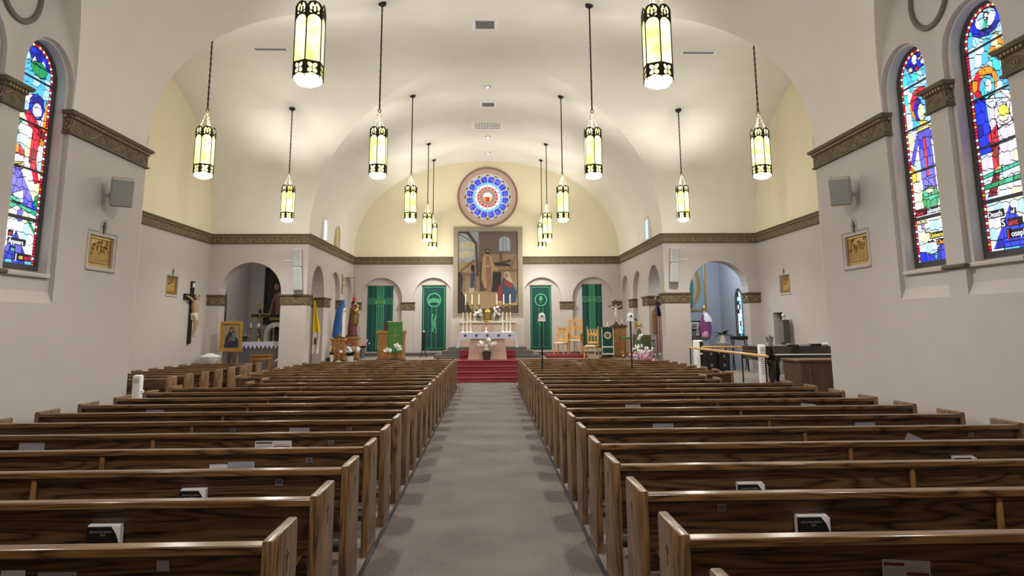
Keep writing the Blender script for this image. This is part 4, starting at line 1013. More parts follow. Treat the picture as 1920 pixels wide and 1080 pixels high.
for k, px in enumerate(tallx):
    r = thing('candlestick', 'tall brass candlestick, %s on the %s side of the tabernacle' % (['outermost', 'middle', 'innermost', 'innermost', 'middle', 'outermost'][k], 'lectern' if k < 3 else 'piano'), 'candlestick', (gx(px, 29.2), 29.20, 2.08), 0, 'tall candlesticks on the shelf'); candlestick(r, 1.08, .42, 'brass', 1.25)
for px, lb in ((896.5, 'white bouquet in a silver pot on the lectern side of the tabernacle'), (932.5, 'white bouquet in a silver pot on the sanctuary-chair side of the tabernacle')):
    r = thing('bouquet', lb, 'bouquet', (gx(px, 28.94), 28.94, 2.08)); MB().lathe([(.06, 0), (.09, .1), (.095, .14)], 12).build('pot', 'steel', r, True)
    leaves((0, 0, .12), 30, .22, 1, r, 5, up=.6).scale = (.82, .5, 1); rnd = random.Random(int(px))
    blossoms([(rnd.uniform(-.14, .14), rnd.uniform(-.09, .03), .22+rnd.uniform(0, .34)*(1-k % 3*.2)) for k in range(14)], .055, 'flower_white', r)
# ------------------------------------------------------------------ free-standing altar
ZA = 1.64
r = thing('altar_table', 'pink marble altar table with sloping front slab', 'altar', (0, 26.05, ZP+.012))
hA = ZA-ZP-.012
MB().add([(-.70, 0, 0), (.70, 0, 0), (.70, .5, 0), (-.70, .5, 0), (-.60, .1, hA-.08), (.60, .1, hA-.08), (.60, .5, hA-.08), (-.60, .5, hA-.08)], [(0, 3, 2, 1), (4, 5, 6, 7), (0, 1, 5, 4), (1, 2, 6, 5), (2, 3, 7, 6), (3, 0, 4, 7)]).build('front_slab', 'marble_pink', r)
MB().rbox(-1.0, 1.0, .02, .85, hA-.08, hA, .01).build('table_top', 'marble_pink', r)
r = thing('altar_cloth', 'white and lilac lace altar cloth with dark green crosses', 'cloth', (0, 26.05, ZA))
MB().box(-1.03, 1.03, -.005, .88, 0, .008).build('top_sheet', 'white', r)
n = 16; bot = []
for k in range(n*6+1):
    u = -1.03+2.06*k/(n*6); bot.append((u, -.20-.03*abs(math.sin(PI*k/6))))
MB().plate([(-1.03, .004), (1.03, .004)][::-1]+bot, [], .006, XZY @ T(0, 0, -.012)).build('front_drop', 'lace', r)
for sx in (-1, 1):
    mb = MB(); pts = [(math.sin(k*.9)*.02, -.0) for k in range(5)]
    for k in range(8):
        y0 = .1*k; mb.add([(sx*1.035, y0, .004), (sx*(1.04+.02*(k % 2)), y0+.1, .004), (sx*(1.09-.03*(k % 2)), y0+.1, -.52), (sx*(1.07+.03*(k % 2)), y0, -.52)], [(0, 1, 2, 3)])
    mb.add([(sx*.99, -.014, .004), (sx*1.04, -.014, .004), (sx*1.12, -.02, -.5), (sx*1.09, -.02, -.54), (sx*1.0, -.016, -.5)], [(0, 1, 2, 3, 4)])
    mb.build('side_drop', 'lace', r)
for k in range(5):
    x = -.80+.40*k; MB().box(x-.018, x+.018, -.016, -.010, -.155, -.04).box(x-.055, x+.055, -.0165, -.010, -.115, -.08).build('cross_motif', 'green_deep', r)
for k, px in enumerate((868, 875.5, 882.5, 943, 950, 957)):
    r = thing('candlestick', 'short ivory candle on the altar table, %s at its %s end' % (['outermost', 'middle', 'innermost', 'innermost', 'middle', 'outermost'][k], 'lectern' if k < 3 else 'piano'), 'candlestick', (gx(px, 26.5), 26.48+.12*(k % 2), ZA+.008), 0, 'short candles on the altar'); candlestick(r, .74, .30, 'off_white', .95)
r = thing('standing_crucifix', 'small silver crucifix in the middle of the altar table', 'crucifix', (gx(911.5, 26.5), 26.5, ZA+.008))
MB().lathe([(.07, 0), (.06, .03), (.02, .06), (.03, .14), (.015, .2)], 10).build('foot', 'off_white', r, True); MB().box(-.012, .012, -.01, .01, .18, .52).box(-.09, .09, -.0095, .0095, .38, .41).build('cross', 'brass', r)
orchid('potted_orchid', 'white orchid in a dark pot in front of the altar slab', (gx(912.5, 25.75), 25.74, ZP+.012), .75, [(-.24, .62), (.03, .70), (.26, .64), (-.02, .48)], .165, .29, 'pot_dark', 1.25, 4)
# ------------------------------------------------------------------ banners
def banner(px0, px1, pyt, pyb, kind, label):
    y = YB+.146; a = at(px0, pyt, 1, y); b = at(px1, pyb, 1, y); w_ = b.x-a.x; h = a.z-b.z
    r = thing('banner', label, 'banner', ((a.x+b.x)/2, y, b.z), 0, None)
    mb = MB(); nx = 24; vs = []; fs = []
    for j in range(2):
        for i in range(nx+1): vs.append((-w_/2+w_*i/nx, .012*math.sin(i*1.1), h*j))
    for i in range(nx): fs.append((i, i+1, nx+2+i, nx+1+i))
    mb.add(vs, fs); mb.add([(x, y_+.006, z) for x, y_, z in vs], fs); mb.build('cloth', 'green_dark', r)
    MB().tube([(-w_/2-.05, 0, h), (w_/2+.05, 0, h)], .014, 6).build('rod', 'brass', r)
    yo = -.026
    def st(x0, x1, z0, z1, m_='green_light', nm='stripe'): MB().box(x0*w_, x1*w_, yo, yo+.004, z0*h, z1*h).build(nm, m_, r)
    def pl(pts, hol, m_='green_light', nm='motif', d=0): MB().plate([(x*w_, z*h) for x, z in pts], [[(x*w_, z*h) for x, z in q] for q in hol], .004, XZY @ T(0, 0, yo-d)).build(nm, m_, r)
    asp = w_/h
    if kind == 'cross':
        for x in (-.13, -.065, 0, .065, .13): st(x-.014, x+.014, .02, .995)
        for z in (.72, .745, .77, .795): st(-.5, -.17, z, z+.008); st(.17, .5, z, z+.008)
        pl(ring_pts(0, .755, .19, 20, .19*asp), [ring_pts(0, .755, .15, 20, .15*asp)]); pl([(-.1, .72), (.1, .72), (.12, .76), (0, .80), (-.12, .76)], [], 'green_cloth', 'motif', .003)
    else:
        for x in (-.44, .44): st(x-.012, x+.012, .03, .97)
        st(-.44, .44, .03, .037); st(-.44, .44, .963, .97); st(-.1, -.085, .03, .66); st(.085, .1, .03, .66)
        pl(ring_pts(0, .77, .30, 28, .30*asp), [ring_pts(0, .77, .25, 28, .25*asp)])
        if kind == 'book':
            pl([(-.22, .72), (0, .735), (.22, .72), (.22, .785), (0, .80), (-.22, .785)], [])
            mb = MB(); text_mb(mb, '\u0391 \u03a9', w_*.16, XZY @ Matrix.Scale(-1, 4, (0, 0, 1)), .001, 'CENTER'); mb.build('lettering', 'green_deep', r, loc=(0, yo-.003, .745*h))
            for k in range(7): z = .30+.04*k; pl(E_(-.05+.03*math.sin(k), z, .045, .02, 8), []); pl(E_(.06+.03*math.sin(k+1), z-.02, .045, .02, 8), [])
        else:
            pl([(-.10, .80), (.10, .80), (.07, .765), (.015, .755), (.015, .73), (.07, .72), (-.07, .72), (-.015, .73), (-.015, .755), (-.07, .765)], []); pl(ring_pts(0, .815, .06, 14, .06*asp), [])
            for k in range(12): pl(E_(random.uniform(-.12, .12), .48-.012*k, .03, .012, 8), [])
banner(690, 735, 536, 659, 'cross', 'green banner with a striped light green cross behind the wooden lectern')
banner(792, 835.5, 535, 657, 'book', 'green banner showing an open book with Alpha and Omega')
banner(994, 1035, 535, 655, 'chalice', 'green banner with a chalice in a ring')
banner(1091, 1131, 533, 652, 'cross', 'green banner with a striped cross behind the wooden chairs')
# ------------------------------------------------------------------ lectern
LY = 26.1; a, b = gx(707, LY), gx(759, LY)
r = thing('lectern', 'wide oak lectern box with a tilted reading desk', 'lectern', ((a+b)/2, LY, ZP)); w_ = b-a; hL = 1.06
MB().rbox(-w_/2+.03, w_/2-.03, 0, .55, .05, hL, .01).build('body', 'maple_z', r); MB().box(-w_/2, w_/2, -.03, .58, 0, .06).build('plinth', 'walnut_x', r)
MB().rbox(-w_/2-.01, w_/2+.01, -.03, .58, hL-.12, hL, .015).build('top_moulding', 'maple_x', r); MB().rbox(w_/2-.2, w_/2-.05, -.012, .01, .1, hL-.16, .005).build('side_panel', 'maple_z', r); MB().rbox(-w_/2+.08, -w_/2+.38, -.012, .01, .1, hL-.16, .005).build('front_panel', 'maple_z', r)
MB().add([(-.27, .02, hL), (.30, .02, hL), (.30, .5, hL), (-.27, .5, hL), (-.22, .02, hL+.30), (.30, .02, hL+.30), (.30, .5, hL+.12), (-.22, .5, hL+.12)], [(0, 3, 2, 1), (4, 5, 6, 7), (0, 1, 5, 4), (1, 2, 6, 5), (2, 3, 7, 6), (3, 0, 4, 7)]).build('reading_desk', 'walnut_x', r)
xc = gx(741.5, LY)
r = thing('lectern_cloth', 'green cloth with a thin cross hanging over the lectern', 'cloth', (xc, LY-.04, ZP))
MB().rbox(-.26, .26, -.012, .0, .28, 1.34, .004).build('hanging', 'green_cloth', r); MB().box(-.29, .29, -.02, .5, 1.365, 1.39).build('top_edge', 'off_white', r); MB().box(-.27, .27, -.014, .02, 1.33, 1.366).build('fold', 'green_cloth', r)
MB().box(-.012, .012, -.017, -.011, .62, 1.15).box(-.13, .13, -.0165, -.011, .86, .885).build('cross_motif', 'gold_paint', r)
orchid('potted_orchid', 'white orchid in a low pot in front of the lectern', (gx(741, 25.62), 25.60, ZP), .62, [(-.26, .44), (.08, .58), (.18, .52)], .14, .10, 'pot_dark', 1.2, 9)
r = thing('line_speaker', 'slim black column speaker on a two-legged stand between the green banners', 'speaker', (gx(795, 28.6), 28.6, ZP))
MB().rbox(-.06, .06, -.07, .07, .26, .98, .01).build('column', 'black', r)
for sx in (-1, 1): MB().tube([(sx*.04, 0, .28), (sx*.12, -.1, 0)], .018, 6).build('leg', 'black', r)
MB().ell((.0, -.01, 1.0), (.03, .03, .035), 8, 6).build('tip', 'white', r)
# ------------------------------------------------------------------ statues of the lectern side
def pedestal(label, x, y, hw, h):
    r = thing('statue_pedestal', label, 'pedestal', (x, y, ZP))
    MB().rbox(-hw+.03, hw-.03, -hw+.03, hw-.03, .05, h-.06, .01).build('body', 'maple_z', r); MB().rbox(-hw, hw, -hw, hw, h-.09, h, .012).build('top', 'maple_x', r); MB().box(-hw, hw, -hw, hw, 0, .06).build('plinth', 'walnut_x', r)
    MB().rbox(-hw+.09, hw-.09, -hw+.018, -hw+.04, .12, h-.15, .004).build('front_panel', 'maple_z', r)
pedestal('oak pedestal under the blue-mantled statue', -5.28, 25.95, .25, .80)
pedestal('oak pedestal under the statue in the reddish robe', gx(661, 27.0), 27.0, .27, .84)
st = thing('saint_statue', 'statue of a woman in a blue mantle with praying hands', 'statue', (-5.28, 25.95, ZP+.80))
MB().lathe([(.2, 0), (.2, .05)], 16).build('base', 'pot_dark', st)
body = MB(); figure_loft(body, [(.05, .17, .16, .02, 0), (.4, .15, .14, .03, 0), (.8, .13, .14, .06, 0), (1.02, .12, .15, .09, 0), (1.1, .06, .07, .1, 0), (1.14, .04, .045, .11, 0)], 20, .06); body.build('gown', 'gown_white', st, True)
body = MB(); figure_loft(body, [(.05, .21, .20, -.05, 0), (.4, .185, .185, -.03, 0), (.8, .16, .175, 0, 0), (1.03, .15, .19, .03, 0), (1.12, .11, .13, .06, 0), (1.2, .10, .105, .08, 0), (1.3, .085, .09, .09, 0), (1.36, .03, .03, .1, 0)], 20, .05, 9); body.build('mantle', 'mantle_blue', st, True)
MB().ell((.145, 0, 1.22), (.062, .06, .085), 12, 9).ell((.207, 0, 1.215), (.012, .012, .018), 6, 5).build('head', 'skin', st, True)
MB().tube([(.12, .1, .92), (.24, .03, .99), (.27, 0, 1.08)], [.04, .03, .018], 8).tube([(.12, -.1, .92), (.24, -.03, .99), (.27, 0, 1.08)], [.04, .03, .018], 8).build('hands', 'skin', st, True)
st = thing('saint_statue', 'statue of a bearded man in a reddish robe holding a child', 'statue', (gx(661, 27.0), 27.0, ZP+.84))
MB().rbox(-.2, .2, -.2, .2, 0, .06, .01).build('base', 'pot_dark', st)
body = MB(); figure_loft(body, [(.06, .18, .17, 0, 0), (.3, .17, .16, 0, 0), (.6, .155, .15, .02, 0), (.85, .15, .16, .03, 0), (1.02, .13, .17, .02, 0), (1.1, .06, .07, .02, 0), (1.14, .045, .045, .02, 0)], 20, .08, 9); body.build('robe', 'gown_maroon', st, True)
body = MB(); figure_loft(body, [(.45, .15, .15, .06, -.03), (.7, .16, .16, .06, -.03), (.98, .15, .165, .04, -.02), (1.06, .1, .12, .03, 0)], 20, .08, 6); body.build('cloak', 'brass', st, True)
MB().ell((.05, 0, 1.22), (.07, .062, .09), 12, 9).ell((.118, 0, 1.215), (.014, .012, .018), 6, 5).build('head', 'skin', st, True); MB().ell((.03, 0, 1.25), (.078, .072, .085), 12, 8).ell((.085, 0, 1.15), (.04, .045, .05), 8, 6).build('hair', 'hair_dark', st, True)
MB().ell((.16, -.08, .95), (.07, .07, .14), 10, 8).build('child_gown', 'gold', st, True); MB().ell((.18, -.08, 1.13), (.045, .045, .055), 10, 8).build('child_head', 'skin', st, True)
MB().tube([(.04, -.17, .98), (.14, -.16, .82), (.22, -.08, .84)], [.05, .045, .03], 8).tube([(.04, .17, .98), (.14, .14, .8), (.22, .02, .8)], [.05, .045, .03], 8).build('arms', 'gown_maroon', st, True)
MB().tube([(.25, -.02, .06), (.25, -.02, .4)], .008, 5).build('staff', 'black', st)
# sanctuary lamp on a wall bracket
lp = at(641, 540, 0, -NX); arm = .48
r = thing('sanctuary_lamp', 'hanging red sanctuary lamp on an ornate brass wall bracket', 'lamp', (-NX, lp.y, 0))
z = at(641, 522, 1, lp.y).z
MB().rbox(0, .03, -.05, .05, z-.62, z+.16, .01).build('wall_plate', 'brass', r)
mb = MB(); mb.tube([(.02, 0, z), (arm+.02, 0, z+.02)], .014, 6); mb.tube([(.02, 0, z-.3)]+[(.02+.2*math.sin(PI/2*k/6)+.0, 0, z-.3+.28*(1-math.cos(PI/2*k/6))) for k in range(1, 7)], .01, 5)
for c in (.1, .24): mb.tube([(c+.05*math.cos(2*PI*k/10), 0, z-.06+.05*math.sin(2*PI*k/10)) for k in range(10)], .008, 5, closed=True)
mb.build('arm', 'brass', r, True)
zl = at(660, 568, 1, lp.y).z
mb = MB(); chain(mb, (arm, 0, z), (arm, 0, zl+.34), .05, .005, .012)
for k in range(3): t = 2*PI*k/3; chain(mb, (arm, 0, zl+.36), (arm+.07*math.cos(t), .07*math.sin(t), zl+.1), .05, .005, .01)
mb.build('chain', 'brass', r); MB().lathe([(.03, -.08), (.06, -.02), (.085, .06), (.08, .1)], 12, (arm, 0, zl)).build('bowl', 'gold', r, True); MB().lathe([(.04, .08), (.055, .12), (.05, .22), (.04, .22)], 12, (arm, 0, zl)).build('red_glass', 'lamp_red', r, True)
# flag in the first arch
def flag(label, x, y, top, c1, c2, stripes=False):
    r = thing('flag', label, 'flag', (x, y, 0)); MB().lathe([(.14, 0), (.13, .05), (.03, .08), (.02, .2)], 14).build('stand', 'black', r, True)
    MB().tube([(0, 0, .05), (0, 0, top)], .014, 6).build('pole', 'walnut_z', r); MB().ell((0, 0, top+.05), (.03, .03, .06), 8, 6).build('finial', 'gold', r, True)
    def drape(z0, z1, w0, w1, mat, nm, stripe=None):
        mb = MB(); n_ = 18; vs = []; rows = 8; fs = []
        for j in range(rows+1):
            t = j/rows; z = z1+(z0-z1)*t; w_ = w0+(w1-w0)*t
            for i in range(n_+1): u = i/n_; vs.append((.02+u*w_, -.02-.04*math.sin(u*9+t)*min(1, t+.3), z-.1*u*0))
        for j in range(rows):
            for i in range(n_): fs.append((j*(n_+1)+i, j*(n_+1)+i+1, (j+1)*(n_+1)+i+1, (j+1)*(n_+1)+i))
        for q, f in enumerate(fs):
            if stripe: mb.mat((q % n_)//2 % 2)
            mb.add([vs[i] for i in f], [(0, 1, 2, 3)])
        mb.build(nm, mat, r)
    if not stripes:
        drape(1.72, top-.06, .06, .26, c1, 'cloth'); drape(1.02, 1.72, .26, .20, c2, 'cloth'); MB().box(.10, .16, -.075, -.07, 1.32, 1.52).build('emblem', 'pot_dark', r)
    else:
        drape(top-.55, top-.05, .05, .18, c1, 'cloth'); drape(.95, top-.55, .18, .20, ['flag_red', 'flag_white'], 'cloth', True)
flag('yellow and white flag on a pole inside the chancel side arch', gx(585.5, 23.95), 23.95, 2.80, 'flag_yellow', 'flag_white')
flag('furled striped flag with a gold finial behind the wooden hymn board', gx(1231, 24.3), 24.3, 2.72, 'flag_blue', 'flag_red', True)
r = thing('processional_candle', 'wooden processional candle pole with a metal crown beside the pedestals', 'candle stand', (gx(637, 25.5), 25.50, ZP))
MB().lathe([(.12, 0), (.11, .03), (.03, .05)], 12).build('base', 'off_white', r, True); MB().tube([(0, 0, .04), (0, 0, .86)], .022, 8).build('pole', 'maple_z', r); MB().lathe([(.03, .84), (.07, .9), (.02, .95), (.012, 1.05)], 10).box(-.08, .08, -.01, .01, .9, .92).build('crown', 'brass', r, True)
def arrangement(name, label, loc, s, pot, cols, seed, ph=.2):
    r = thing(name, label, 'flowers', loc); rnd = random.Random(seed)
    MB().lathe([(.09*s, 0), (.12*s, ph*.6), (.11*s, ph)], 12).build('vase', pot, r, True); leaves((0, 0, ph), 40, .30*s, 1, r, seed, up=.7)
    for c, n_, dz in cols:
        blossoms([(rnd.gauss(0, .13)*s, rnd.gauss(-.06, .08)*s, ph+dz*s+rnd.uniform(-.1, .14)*s) for _ in range(n_)], .06*s, c, r)
arrangement('flower_arrangement', 'large white and mauve flower arrangement in a pale vase beside the processional candle', (gx(656, 25.55)+.05, 25.50, ZP), 1.1, 'off_white', [('flower_white', 20, .14), ('flower_mauve', 9, .34)], 21)
arrangement('flower_arrangement', 'smaller pink and white bouquet on a thin stand near the cross banner', (gx(681, 28.2), 28.2, ZP), .85, 'steel', [('flower_pink', 10, .22), ('flower_white', 6, .2)], 22, .38)
arrangement('flower_arrangement', 'pale lilies spreading in front of the pedestals', (gx(622, 25.6)+.07, 25.42, ZP), .6, 'off_white', [('off_white', 8, .35)], 23, .25)
# ------------------------------------------------------------------ sanctuary chairs
r = thing('low_dais', 'low red carpeted dais under the sanctuary chairs', 'dais', (gx(1064, 27.5), 27.55, ZP)); MB().rbox(-.82, .68, -.5, .9, 0, .13, .01).build('dais_block', 'carpet_red', r)
def chair(label, x, y, z, rz, w_, hs, hb, arms):
    r = thing('sanctuary_chair', label, 'chair', (x, y, z), rz, None); h = w_/2
    MB().rbox(-h, h, -.24, .22, hs-.05, hs, .012).build('seat', 'chair_wood', r); MB().rbox(-h+.05, h-.05, -.2, .18, hs, hs+.03, .012).build('cushion', 'off_white', r)
    for sx in (-1, 1):
        MB().tube([(sx*(h-.025), -.215, 0), (sx*(h-.025), -.215, hs-.04)], .022, 8).build('leg', 'chair_wood', r); MB().tube([(sx*(h-.025), .2, 0), (sx*(h-.025), .2, hb+.05), (sx*(h-.025), .2, hb+.14)], [.024, .022, .006], 8).build('back_post', 'chair_wood', r)
    holes = []; n_ = 3; iw = w_-.12
    for k in range(n_):
        c = -iw/2+iw*(k+.5)/n_; q = iw/n_*.34
        holes.append(arch(c, q, hs+.16, hs+.16+(hb-hs)*.30, 8)); holes.append(ring_pts(c, hs+.24+(hb-hs)*.42, q*.8, 10)); holes.append(arch(c, q, hs+.20+(hb-hs)*.54, hs+.18+(hb-hs)*.68, 8))
    MB().plate(rect(-h+.03, h-.03, hs+.08, hb), holes, .03, XZY @ T(0, 0, .185)).build('backrest', 'chair_wood', r)
    if arms:
        MB().plate([(-h+.03, hb), (h-.03, hb), (h*.5, hb+.06), (h*.2, hb+.10), (0, hb+.2), (-h*.2, hb+.10), (-h*.5, hb+.06)], [ring_pts(0, hb+.07, .03, 10)], .03, XZY @ T(0, 0, .185)).build('crest', 'chair_wood', r)
        for sx in (-1, 1):
            MB().plate([(-.22, hs), (.2, hs), (.2, hs+.30), (-.1, hs+.24), (-.24, hs+.26)], [ring_pts(-.05, hs+.12, .06, 10), ring_pts(.1, hs+.14, .05, 10)], .025, YZX @ T(0, 0, sx*(h-.03)-.0125)).build('arm_panel', 'maple_z', r)
    mb = MB(); mb.box(-h+.04, h-.04, -.225, -.205, .15, .18); mb.build('stretcher', 'chair_wood', r)
chair('small carved chair beside the throne on the red dais', gx(1051, 27.5), 27.45, ZP+.13, -.5, .44, .42, .96, False)
chair('tall carved throne with crest and side arms on the red dais', gx(1078, 27.9), 27.95, ZP+.13, -.3, .58, .50, 1.22, True)
chair('small carved chair on the floor beside the green-draped stand', gx(1107, 26.5), 26.35, ZP, -.45, .46, .46, 1.04, False)
# draped stand, cabinet, crucifix, side table
r = thing('reading_stand', 'dark reading stand beside the sanctuary chairs', 'stand', (gx(1139, 26.4), 26.5, ZP)); MB().rbox(-.2, .2, -.12, .2, 0, 1.05, .01).build('column', 'walnut_z', r); MB().rbox(-.32, .32, -.18, .26, 1.05, 1.10, .01).build('desk', 'walnut_x', r); MB().box(-.26, .26, -.2, .28, 0, .06).build('foot', 'walnut_x', r)
r = thing('stand_cloth', 'green cloth with a round gold emblem draped over the reading stand', 'cloth', (gx(1138.5, 26.3), 26.27, ZP)); MB().rbox(-.21, .21, -.012, .0, .13, 1.12, .003).build('hanging', 'green_dark', r); MB().box(-.22, .22, -.012, .3, 1.1, 1.13).build('fold', 'green_dark', r)
for sx in (-1, 1): MB().box(sx*.205-.014, sx*.205+.014, -.016, -.011, .13, 1.12).build('edge_band', 'off_white', r)
for zz in (.15, .40): MB().box(-.2, .2, -.0165, -.011, zz, zz+.05).build('cross_band', 'off_white', r)
MB().plate(ring_pts(0, .84, .13, 24), [], .005, XZY @ T(0, 0, -.018)).build('emblem', 'off_white', r); MB().plate(ring_pts(0, .84, .085, 16), [], .005, XZY @ T(0, 0, -.021)).build('emblem_centre', 'brass', r)
r = thing('wooden_cabinet', 'light wood cabinet behind the draped stand, carrying a crucifix', 'cabinet', (gx(1160, 27.4), 27.4, ZP)); MB().rbox(-.24, .24, -.2, .25, .04, 1.12, .01).build('body', 'maple_z', r); MB().rbox(-.28, .28, -.24, .28, 1.12, 1.2, .01).build('top', 'walnut_x', r); MB().box(-.26, .26, -.22, .27, 0, .05).build('plinth', 'walnut_x', r); MB().rbox(-.2, .2, -.212, -.19, .1, 1.05, .005).build('door', 'maple_z', r)
def corpus(root, s, mx, cross_mat='walnut_z', H=1.0, body='corpus'):
    """crucifix in local XZ, cross height H*s"""
    MB().rbox(-.045*s, .045*s, -.02*s, .02*s, 0, H*s, .006*s, mx=mx).rbox(-.29*s, .29*s, -.021*s, .021*s, .70*s*H, .79*s*H, .006*s, mx=mx).build('cross', cross_mat, root)
    y = -.05*s; zt = .72*s*H; b = MB()
    b.tube([(0, y, zt-.04*s), (0, y-.01*s, zt-.12*s), (.005*s, y-.015*s, zt-.22*s), (0, y-.01*s, zt-.27*s)], [.05*s, .062*s, .046*s, .052*s], 10, mx=mx)
    for sx in (-1, 1):
        b.tube([(sx*.035*s, y, zt-.05*s), (sx*.15*s, y, zt+.0*s), (sx*.26*s, y+.02*s, zt+.035*s)], [.026*s, .02*s, .014*s], 7, mx=mx)
        b.tube([(sx*.025*s, y-.01*s, zt-.27*s), (sx*.03*s, y-.05*s, zt-.40*s), (sx*.012*s, y-.01*s, zt-.56*s), (sx*.012*s, y-.03*s, zt-.61*s)], [.036*s, .028*s, .016*s, .018*s], 8, mx=mx)
    b.ell((.015*s, y-.02*s, zt+.03*s), (.036*s, .036*s, .046*s), 10, 8, mx=mx); b.build('corpus', body, root, True)
    MB().tube([(0, y-.008*s, zt-.23*s), (0, y-.012*s, zt-.34*s)], [.06*s, .055*s], 9, mx=mx).build('loincloth', 'off_white', root, True)
r = thing('standing_crucifix', 'dark wooden crucifix with pale figure on the light wood cabinet', 'crucifix', (gx(1155, 27.4), 27.36, ZP+1.2)); MB().rbox(-.1, .1, -.08, .08, 0, .06, .01).build('foot', 'walnut_x', r); corpus(r, .92, T(0, 0, .04), 'walnut_z', 1.0, 'off_white')
for px, k in ((1140, 0), (1166, 1)):
    r = thing('altar_candle', ['single white candle on the green-draped reading stand', 'single white candle on the light wood cabinet'][k], 'candle', (gx(px, 26.5+.9*k), 26.66+.74*k, ZP+(1.10 if k == 0 else 1.2))); MB().lathe([(.05, 0), (.05, .015), (.02, .02), (.02, .06)], 10).build('dish', 'black', r, True); MB().lathe([(.018, .03), (.018, .2), (.006, .22)], 8).build('candle', 'wax', r, True)
r = thing('side_table', 'small table with a green cloth beside the flower-decked statue', 'table', (gx(1171, 26.4), 26.4, ZP)); MB().rbox(-.17, .17, -.2, .2, .72, .76, .01).build('table_top', 'walnut_x', r)
MB().rbox(-.18, .18, -.21, .21, .70, .775, .01).build('cloth', 'green_cloth', r)
for sx in (-1, 1):
    for sy in (-1, 1): MB().tube([(sx*.14, sy*.17, 0), (sx*.14, sy*.17, .72)], .018, 6).build('leg', 'maple_z', r)
# statue with flowers by the arch
fx, fy = gx(1198, 23.9), 23.9
r = thing('olive_screen', 'olive green padded screen behind the flower-decked statue', 'screen', (gx(1203, 24.2), 24.24, 0)); MB().rbox(-.30, .30, -.03, .03, .1, 1.55, .05, 3).build('panel', 'olive', r)
for sx in (-1, 1): MB().box(sx*.27-.03, sx*.27+.03, -.06, .06, 0, .12).build('foot', 'walnut_x', r)
r = thing('statue_stand', 'draped stand under the crowned statue', 'stand', (fx, fy, 0)); MB().lathe([(.24, 0), (.22, .3), (.2, .9), (.22, .95)], 16).build('stand_body', 'blue_cloth', r, True)
st = thing('crowned_statue', 'small dark-robed statue with a golden ray crown above flowers', 'statue', (fx, fy, .95))
body = MB(); figure_loft(body, [(0, .2, .16, 0, 0), (.3, .16, .14, 0, 0), (.6, .1, .1, 0, 0), (.78, .05, .05, 0, 0)], 18, .06); body.build('robe', 'leaf', st, True)
MB().tube([(-.05, -.1, .45), (.0, -.16, .58), (.08, -.1, .62)], [.05, .06, .04], 8).build('veil', 'off_white', st, True)
MB().ell((0, -.01, .84), (.05, .05, .06), 10, 8).build('head', 'skin', st, True)
mb = MB()
for k in range(14): t = PI*(k-1)/11; mb.tube([(.07*math.cos(t), .02, .88+.07*math.sin(t)), (.17*math.cos(t), .02, .88+.17*math.sin(t))], [.012, .004], 5)
mb.lathe([(.055, .88), (.06, .93), (.03, .97), (.01, 1.02)], 10); mb.build('ray_crown', 'gold', st)
for k in range(5):
    rr = thing('floor_bouquet', ['pink and white flower bunch at the crowned statue, beside the camera pole', 'pink and white flower bunch before the crowned statue, second from the camera pole', 'pink and white flower bunch at the crowned statue, second from the corner pier', 'pink and white flower bunch at the crowned statue, beside the corner pier', 'middle pink and white flower bunch right before the crowned statue'][k], 'flowers', (fx+(-.26, -.1, .1, .27, .0)[k], fy-.42-.06*(k % 2), 0), 0, 'flower bunches at the crowned statue'); MB().lathe([(.08, 0), (.1, .3), (.09, .55)], 10).build('vase', 'off_white', rr, True); leaves((0, 0, .5), 26, .42, .6, rr, 60+k, up=.9).scale = (.7, .6, 1); rnd = random.Random(70+k)
    blossoms([(rnd.gauss(0, .1), rnd.gauss(-.02, .06), rnd.uniform(.66, 1.02)) for _ in range(22)], .045, 'flower_pink', rr); blossoms([(rnd.gauss(0, .13), rnd.gauss(-.02, .07), rnd.uniform(.62, 1.25)) for _ in range(34)], .034, 'flower_white', rr)
r = thing('microphone_stand', 'thin black microphone stand beside the corner pier', 'stand', (gx(1224, 24.03), 24.03, 0)); MB().lathe([(.13, 0), (.12, .02), (.02, .03)], 14).build('base', 'black', r); MB().tube([(0, 0, .02), (0, 0, 1.36)], .012, 6).tube([(-.06, 0, 1.36), (.06, 0, 1.37)], .016, 6).build('pole', 'black', r)
r = thing('hymn_board', 'wooden hymn board with a pointed top and plank rows', 'board', (gx(1233, 24.7), 24.712, gz(626, 24.65, 1233))); hb_ = 1.0
MB().plate([(-.15, 0), (.15, 0), (.15, .72), (.08, .86), (0, .93), (-.08, .86), (-.15, .72)], [], .03, XZY @ T(0, 0, 0)).build('back_panel', 'maple_z', r)
for k in range(6): MB().rbox(-.14, .14, -.012, .002, .03+.12*k, .13+.12*k, .004).build('plank', 'maple_x', r)
